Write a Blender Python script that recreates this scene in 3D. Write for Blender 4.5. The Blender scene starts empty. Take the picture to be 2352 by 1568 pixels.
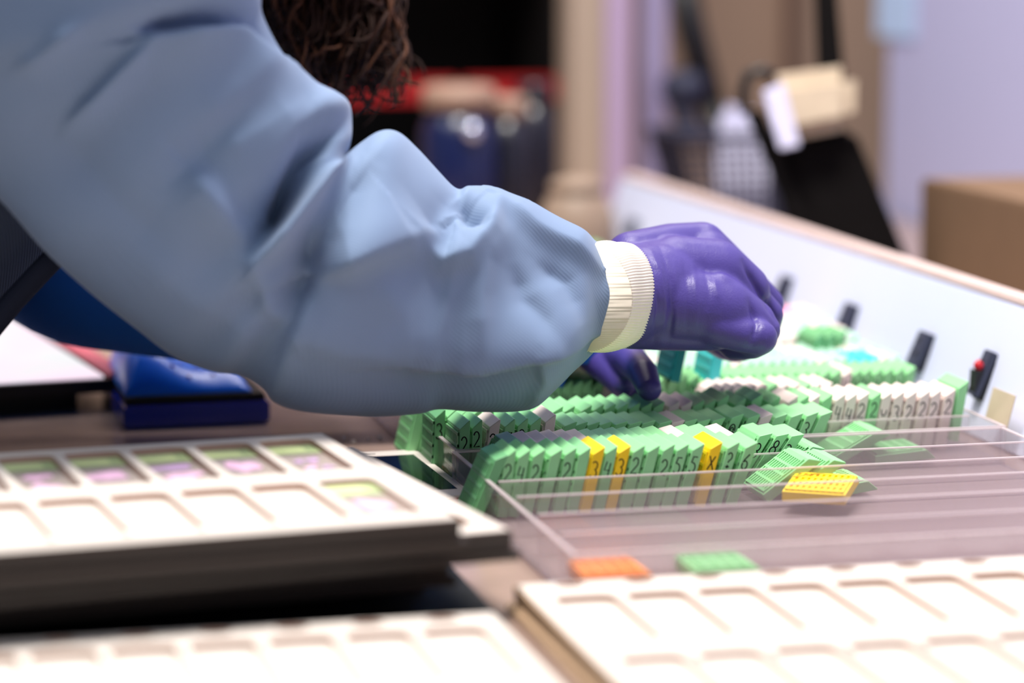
import bpy, bmesh, math, random
import numpy as np
from mathutils import Vector, Matrix
random.seed(7)
sc = bpy.context.scene
COL = sc.collection

# ---------------------------------------------------------------- camera, world, lights, exposure
F = 6400.0; YH = -170.0; VX = -370.0; H = 0.302          # focal length in px of the 2352 px frame, horizon row, eye height over the bench
PITCH = math.atan((784 - YH) / F)
YAW = math.atan((1176 - VX) / (F / math.cos(PITCH)))
hd = Vector((math.sin(YAW), math.cos(YAW), 0)); RT = Vector((math.cos(YAW), -math.sin(YAW), 0)); UP = Vector((0, 0, 1))
FW = hd * math.cos(PITCH) - UP * math.sin(PITCH); CU = hd * math.sin(PITCH) + UP * math.cos(PITCH)
EYE = Vector((0, 0, H))
cam = bpy.data.cameras.new('camera'); camo = bpy.data.objects.new('camera', cam); COL.objects.link(camo)
m = Matrix.Identity(4)
for i in range(3):
    m[i][0] = RT[i]; m[i][1] = CU[i]; m[i][2] = -FW[i]; m[i][3] = EYE[i]
camo.matrix_world = m
cam.sensor_width = 36; cam.lens = F / 2352 * 36; cam.clip_start = 0.05; cam.clip_end = 50
cam.dof.use_dof = True; cam.dof.focus_distance = 1.50; cam.dof.aperture_fstop = cam.lens / 30.0
sc.camera = camo

w = bpy.data.worlds.new('world'); sc.world = w; w.use_nodes = True
w.node_tree.nodes['Background'].inputs[0].default_value = (0.80, 0.86, 1.0, 1)
w.node_tree.nodes['Background'].inputs[1].default_value = 0.14

def area(name, loc, target, sx, sy, power, color):
    l = bpy.data.lights.new(name, 'AREA'); l.shape = 'RECTANGLE'; l.size = sx; l.size_y = sy; l.energy = power; l.color = color
    o = bpy.data.objects.new(name, l); COL.objects.link(o); o.location = loc
    o.rotation_euler = (Vector(target) - Vector(loc)).to_track_quat('-Z', 'Y').to_euler()
    return o
area('panel_fill_lamp', (0.32, 1.38, 1.85), (0.32, 1.38, 0), 0.9, 0.36, 37, (1.0, 0.955, 0.90))
area('panel_fill_lamp', (-0.2, 0.2, 1.75), (0.1, 1.2, 0), 0.9, 0.6, 4, (0.93, 0.96, 1.0))
area('panel_fill_lamp', (0.9, 2.9, 1.9), (0.9, 2.7, 0), 1.2, 0.5, 12, (1.0, 0.93, 0.88))
area('panel_fill_lamp', (-0.75, 2.0, 1.6), (0.5, 1.8, 0), 0.8, 0.6, 5.5, (0.90, 0.95, 1.0))  # added fill, no such lamp seen: brightens the white panel and gown
sc.view_settings.view_transform = 'Standard'; sc.view_settings.look = 'None'; sc.view_settings.gamma = 1
sc.view_settings.use_curve_mapping = False
sc.view_settings.exposure = 0.95
try:
    sc.cycles.transparent_max_bounces = 40; sc.cycles.max_bounces = 10; sc.cycles.diffuse_bounces = 4
    sc.cycles.glossy_bounces = 4; sc.cycles.transmission_bounces = 8; sc.cycles.caustics_reflective = False
    sc.cycles.sample_clamp_indirect = 6
except Exception:
    pass

# ---------------------------------------------------------------- measuring helpers (a photo point at a known distance, height or plane -> a place in the room)
def ray(u, v): return FW + RT * ((u - 1176) / F) - CU * ((v - 784) / F)
def P(u, v, d): return EYE + ray(u, v) * d
def G(u, v, z=0.0):
    r = ray(u, v); return EYE + r * ((z - H) / r.z)
def PX(u, v, X):
    r = ray(u, v); return EYE + r * (X / r.x)
def PY(u, v, Y):
    r = ray(u, v); return EYE + r * (Y / r.y)
def XU(u, Y, z):
    k = u - 1176; dz = z - H
    return (k * (FW.y * Y + FW.z * dz) - F * RT.y * Y) / (RT.x * F - k * FW.x)
def proj(p):
    q = Vector(p) - EYE; d = q.dot(FW)
    return 1176 + F * q.dot(RT) / d, 784 - F * q.dot(CU) / d, d

# ---------------------------------------------------------------- materials
def lin(c):
    return tuple(((x / 255) / 12.92 if x / 255 <= 0.04045 else ((x / 255 + 0.055) / 1.055) ** 2.4) for x in c[:3]) + (1,)
def mat(name, rgb, rough=0.5, spec=0.5, metal=0, noise=0.0, scale=40, bump=0.0, bscale=200, sss=0, sheen=0, trans=0):
    m = bpy.data.materials.new(name); m.use_nodes = True
    nt = m.node_tree; b = nt.nodes['Principled BSDF']
    c = lin(rgb)
    b.inputs['Base Color'].default_value = c; b.inputs['Roughness'].default_value = rough
    b.inputs['Specular IOR Level'].default_value = spec; b.inputs['Metallic'].default_value = metal
    if sheen: b.inputs['Sheen Weight'].default_value = sheen
    if noise:
        tc = nt.nodes.new('ShaderNodeTexCoord'); n = nt.nodes.new('ShaderNodeTexNoise'); n.inputs['Scale'].default_value = scale; n.inputs['Detail'].default_value = 5
        mx = nt.nodes.new('ShaderNodeMix'); mx.data_type = 'RGBA'
        mx.inputs[6].default_value = tuple(x * (1 - noise) for x in c[:3]) + (1,); mx.inputs[7].default_value = tuple(min(1, x * (1 + noise)) for x in c[:3]) + (1,)
        nt.links.new(tc.outputs['Object'], n.inputs['Vector']); nt.links.new(n.outputs['Fac'], mx.inputs[0]); nt.links.new(mx.outputs[2], b.inputs['Base Color'])
    if bump:
        tc = nt.nodes.new('ShaderNodeTexCoord'); n = nt.nodes.new('ShaderNodeTexNoise'); n.inputs['Scale'].default_value = bscale
        bp = nt.nodes.new('ShaderNodeBump'); bp.inputs['Strength'].default_value = bump; bp.inputs['Distance'].default_value = 0.001
        nt.links.new(tc.outputs['Object'], n.inputs['Vector']); nt.links.new(n.outputs['Fac'], bp.inputs['Height']); nt.links.new(bp.outputs[0], b.inputs['Normal'])
    return m
def clear(name, rgb, haze, tint=(0.97, 0.97, 0.97), gloss=1.0, rough=0.05, speck=0.0):
    """scuffed clear plastic: mostly see-through, a little milky scatter, a fresnel sheen"""
    m = bpy.data.materials.new(name); m.use_nodes = True; nt = m.node_tree; nt.nodes.clear()
    out = nt.nodes.new('ShaderNodeOutputMaterial'); tr = nt.nodes.new('ShaderNodeBsdfTransparent'); tr.inputs[0].default_value = tint + (1,)
    df = nt.nodes.new('ShaderNodeBsdfDiffuse'); df.inputs[0].default_value = lin(rgb)
    tl = nt.nodes.new('ShaderNodeBsdfTranslucent'); tl.inputs[0].default_value = lin(rgb)
    md = nt.nodes.new('ShaderNodeMixShader'); md.inputs[0].default_value = 0.45
    nt.links.new(df.outputs[0], md.inputs[1]); nt.links.new(tl.outputs[0], md.inputs[2])
    m1 = nt.nodes.new('ShaderNodeMixShader'); m1.inputs[0].default_value = haze
    if speck:
        tc = nt.nodes.new('ShaderNodeTexCoord'); n = nt.nodes.new('ShaderNodeTexNoise'); n.inputs['Scale'].default_value = 130; n.inputs['Detail'].default_value = 6
        mr = nt.nodes.new('ShaderNodeMapRange'); mr.inputs[1].default_value = 0.66; mr.inputs[2].default_value = 0.76; mr.inputs[3].default_value = haze; mr.inputs[4].default_value = min(1, haze + speck)
        nt.links.new(tc.outputs['Object'], n.inputs['Vector']); nt.links.new(n.outputs['Fac'], mr.inputs[0]); nt.links.new(mr.outputs[0], m1.inputs[0])
    nt.links.new(tr.outputs[0], m1.inputs[1]); nt.links.new(md.outputs[0], m1.inputs[2])
    lw = nt.nodes.new('ShaderNodeLayerWeight'); lw.inputs[0].default_value = 0.5
    fr = nt.nodes.new('ShaderNodeMath'); fr.operation = 'POWER'; fr.inputs[1].default_value = 4.0; nt.links.new(lw.outputs['Facing'], fr.inputs[0])
    mu = nt.nodes.new('ShaderNodeMath'); mu.operation = 'MULTIPLY_ADD'; mu.inputs[1].default_value = 0.4 * gloss; mu.inputs[2].default_value = 0.03 * gloss
    gl = nt.nodes.new('ShaderNodeBsdfGlossy'); gl.inputs['Roughness'].default_value = rough
    m2 = nt.nodes.new('ShaderNodeMixShader')
    nt.links.new(fr.outputs[0], mu.inputs[0]); nt.links.new(mu.outputs[0], m2.inputs[0]); nt.links.new(m1.outputs[0], m2.inputs[1]); nt.links.new(gl.outputs[0], m2.inputs[2])
    nt.links.new(m2.outputs[0], out.inputs[0])
    return m
def stripes(m, scale, dist, direction='DIAGONAL', strength=0.3):
    nt = m.node_tree; b = nt.nodes['Principled BSDF']
    tc = nt.nodes.new('ShaderNodeTexCoord'); wv = nt.nodes.new('ShaderNodeTexWave'); wv.inputs['Scale'].default_value = scale; wv.bands_direction = direction
    bp = nt.nodes.new('ShaderNodeBump'); bp.inputs['Strength'].default_value = strength; bp.inputs['Distance'].default_value = dist
    nt.links.new(tc.outputs['Object'], wv.inputs['Vector']); nt.links.new(wv.outputs['Fac'], bp.inputs['Height']); nt.links.new(bp.outputs[0], b.inputs['Normal'])
    return m

M = {}
M['green'] = mat('mint plastic', (144, 210, 148), 0.42, 0.4, noise=0.05, scale=60)
M['deepgreen'] = mat('green plastic', (112, 176, 122), 0.42, 0.4, noise=0.05, scale=60)
M['mint_lit'] = mat('mint plastic with lit tone', (172, 212, 190), 0.45, 0.4, noise=0.04)  # mint made paler, strong light on the far rows put into the colour
M['white'] = mat('pale pinkish plastic', (226, 210, 203), 0.45, 0.4, noise=0.03)
M['yellow'] = mat('yellow plastic', (250, 212, 30), 0.42, 0.4, noise=0.04)
M['turquoise'] = mat('turquoise plastic', (70, 205, 205), 0.42, 0.4)
M['teal'] = mat('teal plastic', (6, 104, 106), 0.42, 0.4)
M['orange'] = mat('orange plastic', (255, 150, 60), 0.42, 0.4)
M['pink'] = mat('pink plastic', (240, 150, 190), 0.42, 0.4)
M['ink'] = mat('black marker ink', (22, 20, 22), 0.6, 0.2)
M['acrylic'] = clear('clear acrylic', (226, 208, 216), 0.12, speck=0.08)
M['acryl_edge'] = clear('acrylic edge', (245, 232, 234), 0.55, rough=0.25, speck=0.3)
M['acryl_floor'] = clear('acrylic floor', (206, 188, 192), 0.5, rough=0.2)
M['bench'] = mat('taupe laminate', (158, 134, 122), 0.22, 0.5, noise=0.25, scale=25)
M['benchleg'] = mat('grey steel', (120, 120, 125), 0.4, metal=0.6)
M['mat'] = mat('black rubber', (14, 14, 20), 0.5, 0.3, noise=0.3)
M['tray_white'] = mat('white card', (210, 200, 191), 0.6, 0.3, noise=0.01)
M['tray_edge'] = mat('cut card edge with shade', (182, 150, 134), 0.7, 0.2)  # tan cut edge, darkened further so slot recesses look shaded
M['tray_floor'] = mat('white card floor', (218, 211, 203), 0.6, 0.3)
M['tray_dark'] = mat('dark brown plastic', (46, 37, 33), 0.35, 0.4, noise=0.12, scale=30)
M['tray_tan'] = mat('tan card', (190, 160, 130), 0.6, 0.3, noise=0.1)
M['gown'] = mat('light blue nonwoven', (114, 134, 164), 0.75, 0.25, noise=0.06, scale=22, sheen=0.15)
stripes(M['gown'], 230, 0.0006, 'DIAGONAL', 0.12)
M['gown2'] = mat('blue gown in back', (40, 112, 214), 0.75, 0.25, noise=0.06)
M['cuff'] = mat('cream knit', (230, 220, 202), 0.85, 0.2, noise=0.05, scale=200)
M['glove'] = mat('purple nitrile', (70, 58, 130), 0.42, 0.4, noise=0.08, scale=60, bump=0.15, bscale=900)
M['scrub'] = mat('dark navy cloth', (72, 82, 102), 0.85, 0.2, noise=0.1)
stripes(M['scrub'], 210, 0.0008, 'DIAGONAL', 0.5)
M['placket'] = mat('dark grey hem', (46, 50, 68), 0.85, 0.2)
M['skin'] = mat('skin', (170, 120, 100), 0.55, 0.4)
M['hair'] = mat('dark brown hair', (44, 24, 16), 0.6, 0.15, noise=0.35, scale=60)
M['hair_light'] = mat('brown hair', (88, 54, 36), 0.6, 0.15, noise=0.3, scale=60)
M['panel'] = mat('white laminate', (216, 221, 244), 0.4, 0.4, noise=0.01)
M['rim'] = mat('pinkish brown edge', (198, 176, 170), 0.6, 0.3, noise=0.1)
M['black'] = mat('black plastic', (18, 16, 18), 0.4, 0.4)
M['blackcloth'] = mat('black cloth', (15, 12, 12), 0.9, 0.1, noise=0.2)
M['clip'] = mat('dark slate plastic', (58, 62, 82), 0.45, 0.4, noise=0.1)
M['red'] = mat('red plastic', (190, 24, 40), 0.4, 0.4)
M['beige'] = mat('beige paper', (198, 180, 156), 0.8, 0.2, noise=0.22, scale=45)
M['paper'] = mat('white paper', (214, 212, 236), 0.8, 0.2)
M['lavwall'] = mat('lavender paint', (190, 190, 226), 0.7, 0.3, noise=0.02)
M['tanwall'] = mat('tan paint', (160, 134, 118), 0.8, 0.2, noise=0.04)
M['cardboard'] = mat('brown cardboard', (124, 98, 76), 0.85, 0.2, noise=0.08)
M['beigepost'] = mat('beige paint', (176, 156, 138), 0.7, 0.3)
M['pinkstrip'] = mat('pale mauve paint', (192, 168, 200), 0.7, 0.3)
M['lavstrip'] = mat('grey lavender paint', (160, 150, 184), 0.7, 0.3)
M['brownstrip'] = mat('brown paint', (118, 94, 84), 0.7, 0.3)
M['cabinet'] = mat('black cabinet paint', (20, 16, 16), 0.6, 0.3)
M['cabred'] = mat('red rail paint', (168, 22, 26), 0.5, 0.4)
M['navy'] = mat('navy plastic', (12, 22, 66), 0.25, 0.6)
M['darkbottle'] = mat('dark bottle plastic', (24, 24, 36), 0.25, 0.6)
M['tancap'] = mat('tan cap plastic', (160, 130, 112), 0.5, 0.4)
M['jar'] = mat('beige ceramic', (150, 128, 110), 0.5, 0.4, noise=0.15, scale=20)
M['blue'] = mat('bright blue plastic', (36, 130, 255), 0.3, 0.5, noise=0.2, scale=20)
M['blue_deep'] = mat('deep blue reflection', (6, 42, 160), 0.15, 0.6)
M['dot'] = mat('lilac dot print', (130, 140, 220), 0.5)
M['phone_white'] = mat('white phone bezel', (236, 224, 216), 0.25, 0.5)
M['phone_side'] = mat('red phone band', (170, 40, 40), 0.3, 0.5)
M['screen_off'] = mat('dark glass', (14, 18, 30), 0.06, 0.6)
M['slideglass'] = clear('slide glass', (228, 216, 210), 0.5, rough=0.05)
M['cover'] = clear('coverslip', (190, 185, 190), 0.3, rough=0.05)
M['slide_label'] = mat('lime green label', (208, 220, 158), 0.6)
M['slide_label2'] = mat('olive green label end', (172, 188, 136), 0.6)
M['tissue'] = mat('pink stained tissue', (222, 178, 208), 0.7, noise=0.25, scale=200)
M['tissue2'] = mat('violet stained tissue', (190, 156, 198), 0.7, noise=0.3, scale=200)
M['chrome'] = mat('polished steel', (220, 224, 245), 0.25, 0.5, metal=1)
M['mesh'] = mat('dark wire', (44, 46, 66), 0.5, 0.4, metal=0.3)
M['lightblue'] = mat('light blue note', (190, 215, 250), 0.7)
M['floor'] = mat('grey vinyl', (130, 126, 124), 0.5, noise=0.08)
M['trouser'] = mat('navy trousers', (30, 36, 56), 0.85)
M['tabrim'] = mat('salmon red edge', (215, 105, 120), 0.5)
M['wax'] = mat('wax crumbs', (200, 185, 175), 0.5)

def screen_mat():
    m = bpy.data.materials.new('lit tablet screen'); m.use_nodes = True; nt = m.node_tree; b = nt.nodes['Principled BSDF']
    tc = nt.nodes.new('ShaderNodeTexCoord'); n = nt.nodes.new('ShaderNodeTexNoise'); n.inputs['Scale'].default_value = 14; n.inputs['Detail'].default_value = 3
    cr = nt.nodes.new('ShaderNodeValToRGB'); cr.color_ramp.elements[0].position = 0.35; cr.color_ramp.elements[1].position = 0.62
    cr.color_ramp.elements[0].color = lin((250, 225, 246)); cr.color_ramp.elements[1].color = lin((226, 236, 240))
    nt.links.new(tc.outputs['Object'], n.inputs['Vector']); nt.links.new(n.outputs['Fac'], cr.inputs[0])
    nt.links.new(cr.outputs[0], b.inputs['Emission Color']); b.inputs['Emission Strength'].default_value = 0.52
    b.inputs['Base Color'].default_value = (0.05, 0.05, 0.05, 1); b.inputs['Roughness'].default_value = 0.1
    return m
M['screen_on'] = screen_mat()

# ---------------------------------------------------------------- object helpers
def obj(name, verts=None, faces=None, material=None, parent=None, smooth=False, mesh=None, bev=0):
    if mesh is None:
        mesh = bpy.data.meshes.new(name); mesh.from_pydata([tuple(v) for v in verts], [], [tuple(f) for f in faces])
        if bev:
            bm = bmesh.new(); bm.from_mesh(mesh); bmesh.ops.bevel(bm, geom=bm.edges[:], offset=bev, segments=2, affect='EDGES', clamp_overlap=True); bm.to_mesh(mesh); bm.free()
        for m_ in (material if isinstance(material, (list, tuple)) else [material]):
            mesh.materials.append(m_)
        if smooth:
            mesh.polygons.foreach_set('use_smooth', [True] * len(mesh.polygons))
        mesh.validate(); mesh.update()
    o = bpy.data.objects.new(name, mesh); COL.objects.link(o)
    if parent is not None: o.parent = parent
    return o
def tag(o, label=None, cat=None, group=None, kind=None):
    for k, v in (('label', label), ('category', cat), ('group', group), ('kind', kind)):
        if v: o[k] = v
    return o
def empty(name, loc, rz=0.0, label=None, cat=None, group=None):
    o = bpy.data.objects.new(name, None); COL.objects.link(o); o.location = loc; o.rotation_euler = (0, 0, rz); o.empty_display_size = 0.02
    return tag(o, label, cat, group)
class MB:
    def __init__(s): s.v = []; s.f = []; s.mi = []
    def add(s, vs, fs, mi=0):
        b = len(s.v); s.v += [Vector(x) for x in vs]; s.f += [tuple(i + b for i in f) for f in fs]; s.mi += [mi] * len(fs); return s
    def box(s, a, b, mi=0):
        x0, y0, z0 = a; x1, y1, z1 = b
        return s.add([(x0, y0, z0), (x1, y0, z0), (x1, y1, z0), (x0, y1, z0), (x0, y0, z1), (x1, y0, z1), (x1, y1, z1), (x0, y1, z1)],
                     [(3, 2, 1, 0), (4, 5, 6, 7), (0, 1, 5, 4), (1, 2, 6, 5), (2, 3, 7, 6), (3, 0, 4, 7)], mi)
    def hexa(s, p, mi=0):
        return s.add(p, [(3, 2, 1, 0), (4, 5, 6, 7), (0, 1, 5, 4), (1, 2, 6, 5), (2, 3, 7, 6), (3, 0, 4, 7)], mi)
    def prism(s, poly, y0, y1, mi=0):                      # poly in (x, z), extruded along y
        n = len(poly)
        return s.add([(x, y0, z) for x, z in poly] + [(x, y1, z) for x, z in poly],
                     [tuple(range(n)), tuple(range(2 * n - 1, n - 1, -1))] + [((i + 1) % n, i, n + i, n + (i + 1) % n) for i in range(n)], mi)
    def vprism(s, poly, z0, z1, mi=0):                     # poly in (x, y), extruded along z
        n = len(poly)
        return s.add([(x, y, z0) for x, y in poly] + [(x, y, z1) for x, y in poly],
                     [tuple(range(n - 1, -1, -1)), tuple(range(n, 2 * n))] + [(i, (i + 1) % n, n + (i + 1) % n, n + i) for i in range(n)], mi)
    def tube(s, pts, rad, sides=8, mi=0, flat=None):
        pts = [Vector(p) for p in pts]; n = len(pts); rad = rad if isinstance(rad, (list, tuple)) else [rad] * n
        b = len(s.v); prev = None
        for i, p in enumerate(pts):
            t = (pts[min(i + 1, n - 1)] - pts[max(i - 1, 0)]).normalized()
            ref = prev if prev is not None else (Vector((0, 0, 1)) if abs(t.z) < 0.9 else Vector((1, 0, 0)))
            a = (ref - t * ref.dot(t)).normalized(); prev = a; c = t.cross(a)
            for k in range(sides):
                q = 2 * math.pi * k / sides
                s.v.append(p + (a * math.cos(q) + c * math.sin(q)) * rad[i])
        for i in range(n - 1):
            for k in range(sides):
                s.f.append((b + i * sides + k, b + i * sides + (k + 1) % sides, b + (i + 1) * sides + (k + 1) % sides, b + (i + 1) * sides + k)); s.mi.append(mi)
        s.f.append(tuple(b + k for k in range(sides - 1, -1, -1))); s.mi.append(mi)
        s.f.append(tuple(b + (n - 1) * sides + k for k in range(sides))); s.mi.append(mi)
        return s
    def lathe(s, prof, c=(0, 0, 0), sides=28, mi=0):
        b = len(s.v); n = len(prof)
        for r, z in prof:
            for k in range(sides):
                q = 2 * math.pi * k / sides; s.v.append(Vector((c[0] + r * math.cos(q), c[1] + r * math.sin(q), c[2] + z)))
        for i in range(n - 1):
            for k in range(sides):
                s.f.append((b + i * sides + k, b + i * sides + (k + 1) % sides, b + (i + 1) * sides + (k + 1) % sides, b + (i + 1) * sides + k)); s.mi.append(mi)
        s.f.append(tuple(b + k for k in range(sides - 1, -1, -1))); s.mi.append(mi); s.f.append(tuple(b + (n - 1) * sides + k for k in range(sides))); s.mi.append(mi)
        return s
    def build(s, name, material, parent=None, smooth=False, bev=0):
        o = obj(name, s.v, s.f, material, parent, smooth, bev=0)
        if any(s.mi): o.data.polygons.foreach_set('material_index', s.mi)
        if bev:
            bm = bmesh.new(); bm.from_mesh(o.data); bmesh.ops.bevel(bm, geom=bm.edges[:], offset=bev, segments=2, affect='EDGES', clamp_overlap=True); bm.to_mesh(o.data); bm.free()
        return o
def copy_tree(o, parent=None):
    c = o.copy(); COL.objects.link(c); c.parent = parent
    for ch in list(o.children): copy_tree(ch, c)
    return c
def rrect(x0, y0, x1, y1, r, n=5):
    out = []
    for cx, cy, a0 in ((x1 - r, y1 - r, 0), (x0 + r, y1 - r, 90), (x0 + r, y0 + r, 180), (x1 - r, y0 + r, 270)):
        for i in range(n + 1):
            a = math.radians(a0 + 90 * i / n); out.append((cx + r * math.cos(a), cy + r * math.sin(a)))
    return out
def plate(name, outer, holes, z0, z1, material, parent):
    """flat plate with holes: filled 2-D outlines, extruded"""
    cu = bpy.data.curves.new(name, 'CURVE'); cu.dimensions = '2D'; cu.fill_mode = 'BOTH'; cu.extrude = (z1 - z0) / 2
    for poly in [outer] + holes:
        sp = cu.splines.new('POLY'); sp.points.add(len(poly) - 1); sp.use_cyclic_u = True
        for p, (x, y) in zip(sp.points, poly): p.co = (x, y, 0, 1)
    t = bpy.data.objects.new('t', cu); COL.objects.link(t)
    me = bpy.data.meshes.new_from_object(t.evaluated_get(bpy.context.evaluated_depsgraph_get()))
    bpy.data.objects.remove(t); bpy.data.curves.remove(cu)
    me.transform(Matrix.Translation((0, 0, (z0 + z1) / 2))); me.name = name; me.materials.clear(); me.materials.append(material); me.materials.append(M['tray_edge'])
    for p in me.polygons: p.material_index = 1 if abs(p.normal.z) < 0.5 else 0
    return obj(name, parent=parent, mesh=me)
ORD = ['zeroth', 'first', 'second', 'third', 'fourth', 'fifth', 'sixth', 'seventh', 'eighth', 'ninth', 'tenth', 'eleventh', 'twelfth', 'thirteenth', 'fourteenth', 'fifteenth',
       'sixteenth', 'seventeenth', 'eighteenth', 'nineteenth', 'twentieth']
def ordn(i):
    if i <= 20: return ORD[i]
    tens = {2: 'twenty', 3: 'thirty', 4: 'forty'}[i // 10]
    return (tens[:-1] + 'ieth') if i % 10 == 0 else tens + '-' + ORD[i % 10]

# ---------------------------------------------------------------- the room
def struct(o): o['kind'] = 'structure'; return o
struct(MB().box((-2.2, -1.5, -0.92), (2.6, 4.2, -0.90)).build('floor', M['floor']))
struct(MB().box((-2.2, 3.40, -0.90), (2.6, 3.46, 1.95)).build('wall_back', M['tanwall']))
struct(MB().box((1.08, 0.3, -0.90), (1.12, 2.80, 1.0)).build('wall_right', M['lavwall']))
b = empty('lab_bench', (0, 0, 0), 0, 'long taupe lab bench the trays, phone and gloved hands are over', 'bench')
MB().box((-0.08, 0.62, -0.04), (1.07, 3.38, 0.0)).build('worktop', M['bench'], b, bev=0.004)
for x, y in ((-0.03, 0.68), (1.0, 0.68), (-0.03, 3.3), (1.0, 3.3)):
    MB().box((x - 0.02, y - 0.02, -0.90), (x + 0.02, y + 0.02, -0.04)).build('leg', M['benchleg'], b)

# ---------------------------------------------------------------- clear trays
ZT = 0.024; WT = 0.0022
def wall_box(mb, a, b):
    x0, y0, z0 = a; x1, y1, z1 = b
    mb.box(a, (x1, y1, z1 - 0.0010)); mb.box((x0, y0, z1 - 0.0010), (x1, y1, z1 - 0.0003), 1)
def clear_tray(label, x0, x1, ys, zt=ZT):
    t = empty('acrylic_tray', ((x0 + x1) / 2, ys[0], 0), 0, label, 'tray', 'clear cassette trays')
    ox, oy = (x0 + x1) / 2, ys[0]
    MB().box((x0 - ox, 0, 0.0005), (x1 - ox, ys[-1] - oy, 0.0025)).build('tray_floor', M['acryl_floor'], t)
    for xa in (x0, x1 - WT):
        mb = MB(); wall_box(mb, (xa - ox, 0, 0.0026), (xa + WT - ox, ys[-1] - oy, zt)); mb.build('side_wall', [M['acrylic'], M['acryl_edge']], t)
    for i, y in enumerate(ys):
        end = i in (0, len(ys) - 1)
        mb = MB(); wall_box(mb, (x0 + WT + (0 if end else 0.004) - ox, y - oy + (0.0002 if i == 0 else -WT), 0.0026), (x1 - WT - (0 if end else 0.004) - ox, y - oy + (WT if i == 0 else 0), zt - (0 if end else 0.0004)))
        mb.build('end_wall' if end else 'divider', [M['acrylic'], M['acryl_edge']], t)
    return t
YD = [1.181, 1.227, 1.271, 1.3145, 1.3538, 1.3945, 1.4355]
clear_tray('nearest clear acrylic tray, its front lanes empty, back lanes full of green cassettes', 0.310, 0.627, YD)
YR = [1.4385, 1.4785, 1.519, 1.560, 1.601, 1.642, 1.683]
clear_tray('middle clear acrylic tray packed with cassettes, directly below the gloved hand', 0.312, 0.630, YR)
YF = [1.688 + 0.041 * i for i in range(7)]
clear_tray('third clear acrylic tray, behind the gloved hand, with blurred pale green cassettes', 0.312, 0.630, YF)
YF2 = [1.940 + 0.041 * i for i in range(9)]
clear_tray('farthest clear acrylic tray, beside the far end of the white panel', 0.312, 0.630, YF2)

# ---------------------------------------------------------------- tissue cassettes
CT, CD, CH = 0.0062, 0.033, 0.0356     # thickness, depth, height
def cass_body():
    bm = bmesh.new()
    prof = [(0.0006, 0), (CT, 0), (CT, CH), (CT - 0.0006, CH), (0.0006, CH - 0.0047)]
    mb = MB().prism(prof, 0, CD)
    me = bpy.data.meshes.new('cassette'); me.from_pydata([tuple(v) for v in mb.v], [], mb.f)
    bm.from_mesh(me)
    bmesh.ops.recalc_face_normals(bm, faces=bm.faces[:])
    bmesh.ops.bevel(bm, geom=bm.edges[:], offset=0.00028, segments=1, affect='EDGES')
    bm.to_mesh(me); bm.free()
    return me
def cass_lid():
    mb = MB(); x0, x1 = -0.0004, 0.0008; y0, y1, z0, z1 = 0.0012, CD - 0.0012, 0.0015, CH - 0.0068
    ny, nz = 9, 4
    wy = (y1 - y0) / (ny * 2 + 1); wz = (z1 - z0) / (nz * 4 + 1)
    for k in range(nz + 1): mb.box((x0, y0, z0 + k * 4 * wz), (x1, y1, z0 + (k * 4 + 1) * wz))
    for j in range(ny + 1): mb.box((x0 + 0.0001, y0 + j * 2 * wy, z0), (x1, y0 + (j * 2 + 1) * wy, z1))
    mb.box((0.0004, y0 + 0.002, z1), (0.0009, y1 - 0.002, z1 + 0.0012))
    me = bpy.data.meshes.new('lid'); me.from_pydata([tuple(v) for v in mb.v], [], mb.f)
    return me
BODY, LID = cass_body(), cass_lid()
MESHES = {}
def cmesh(kind, col):
    k = (kind, col)
    if k not in MESHES:
        me = (BODY if kind == 'body' else LID).copy(); me.materials.clear(); me.materials.append(M[col]); me.name = 'cassette' if kind == 'body' else 'lid'; MESHES[k] = me
    return MESHES[k]
def arc(cx, cy, rx, ry, a0, a1, n=10):
    return [(cx + rx * math.cos(math.radians(a0 + (a1 - a0) * i / n)), cy + ry * math.sin(math.radians(a0 + (a1 - a0) * i / n))) for i in range(n + 1)]
GL = {'2': [arc(.5, .72, .36, .28, 170, -40, 12) + [(.15, .02), (.95, .06)]],
      '3': [arc(.45, .75, .36, .25, 150, -80, 10) + arc(.45, .26, .42, .27, 80, -150, 12)],
      '4': [[(.3, 1), (.12, .45), (.85, .5)], [(.8, .95), (.7, 0)]],
      '5': [[(.85, 1), (.3, .97), (.22, .58)] + arc(.45, .3, .4, .3, 100, -140, 12)],
      '6': [[(.75, 1), (.3, .6)] + arc(.5, .27, .35, .27, 150, -200, 14)],
      '7': [[(.1, .95), (.9, .95), (.4, 0)]],
      '8': [arc(.5, .76, .3, .23, -90, 270, 14) + arc(.5, .27, .38, .26, 90, -270, 14)],
      'x': [[(.1, .9), (.9, .1)], [(.85, .95), (.15, .05)]],
      '?': [arc(.5, .75, .3, .24, 160, -80, 10) + [(.45, .35)], [(.25, .08), (.75, .12)], [(.48, .22), (.5, 0)]],
      'u': [arc(.5, .6, .4, .4, 180, 360, 10)],
      'o': [arc(.5, .5, .4, .4, 0, 350, 12), arc(.5, .5, .2, .2, 0, 350, 8)]}
GM = {}
def glyph(ch):
    if ch not in GM:
        mb = MB()
        for st in GL[ch]:
            pts = [(0.0011 + x * 0.0040, -0.00005, CH - 0.0158 + y * 0.0085) for x, y in st]
            mb.tube(pts, 0.00036, 6)
        for v in mb.v: v.y = v.y * 0.35
        me = bpy.data.meshes.new('handwritten_number'); me.from_pydata([tuple(v) for v in mb.v], [], mb.f); me.materials.append(M['ink']); GM[ch] = me
    return GM[ch]
CNAME = {'mint_lit': 'lit-toned mint', 'green': 'mint green', 'deepgreen': 'green', 'white': 'pale pinkish white', 'yellow': 'yellow', 'turquoise': 'turquoise', 'teal': 'teal', 'orange': 'orange', 'pink': 'pink'}
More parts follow.
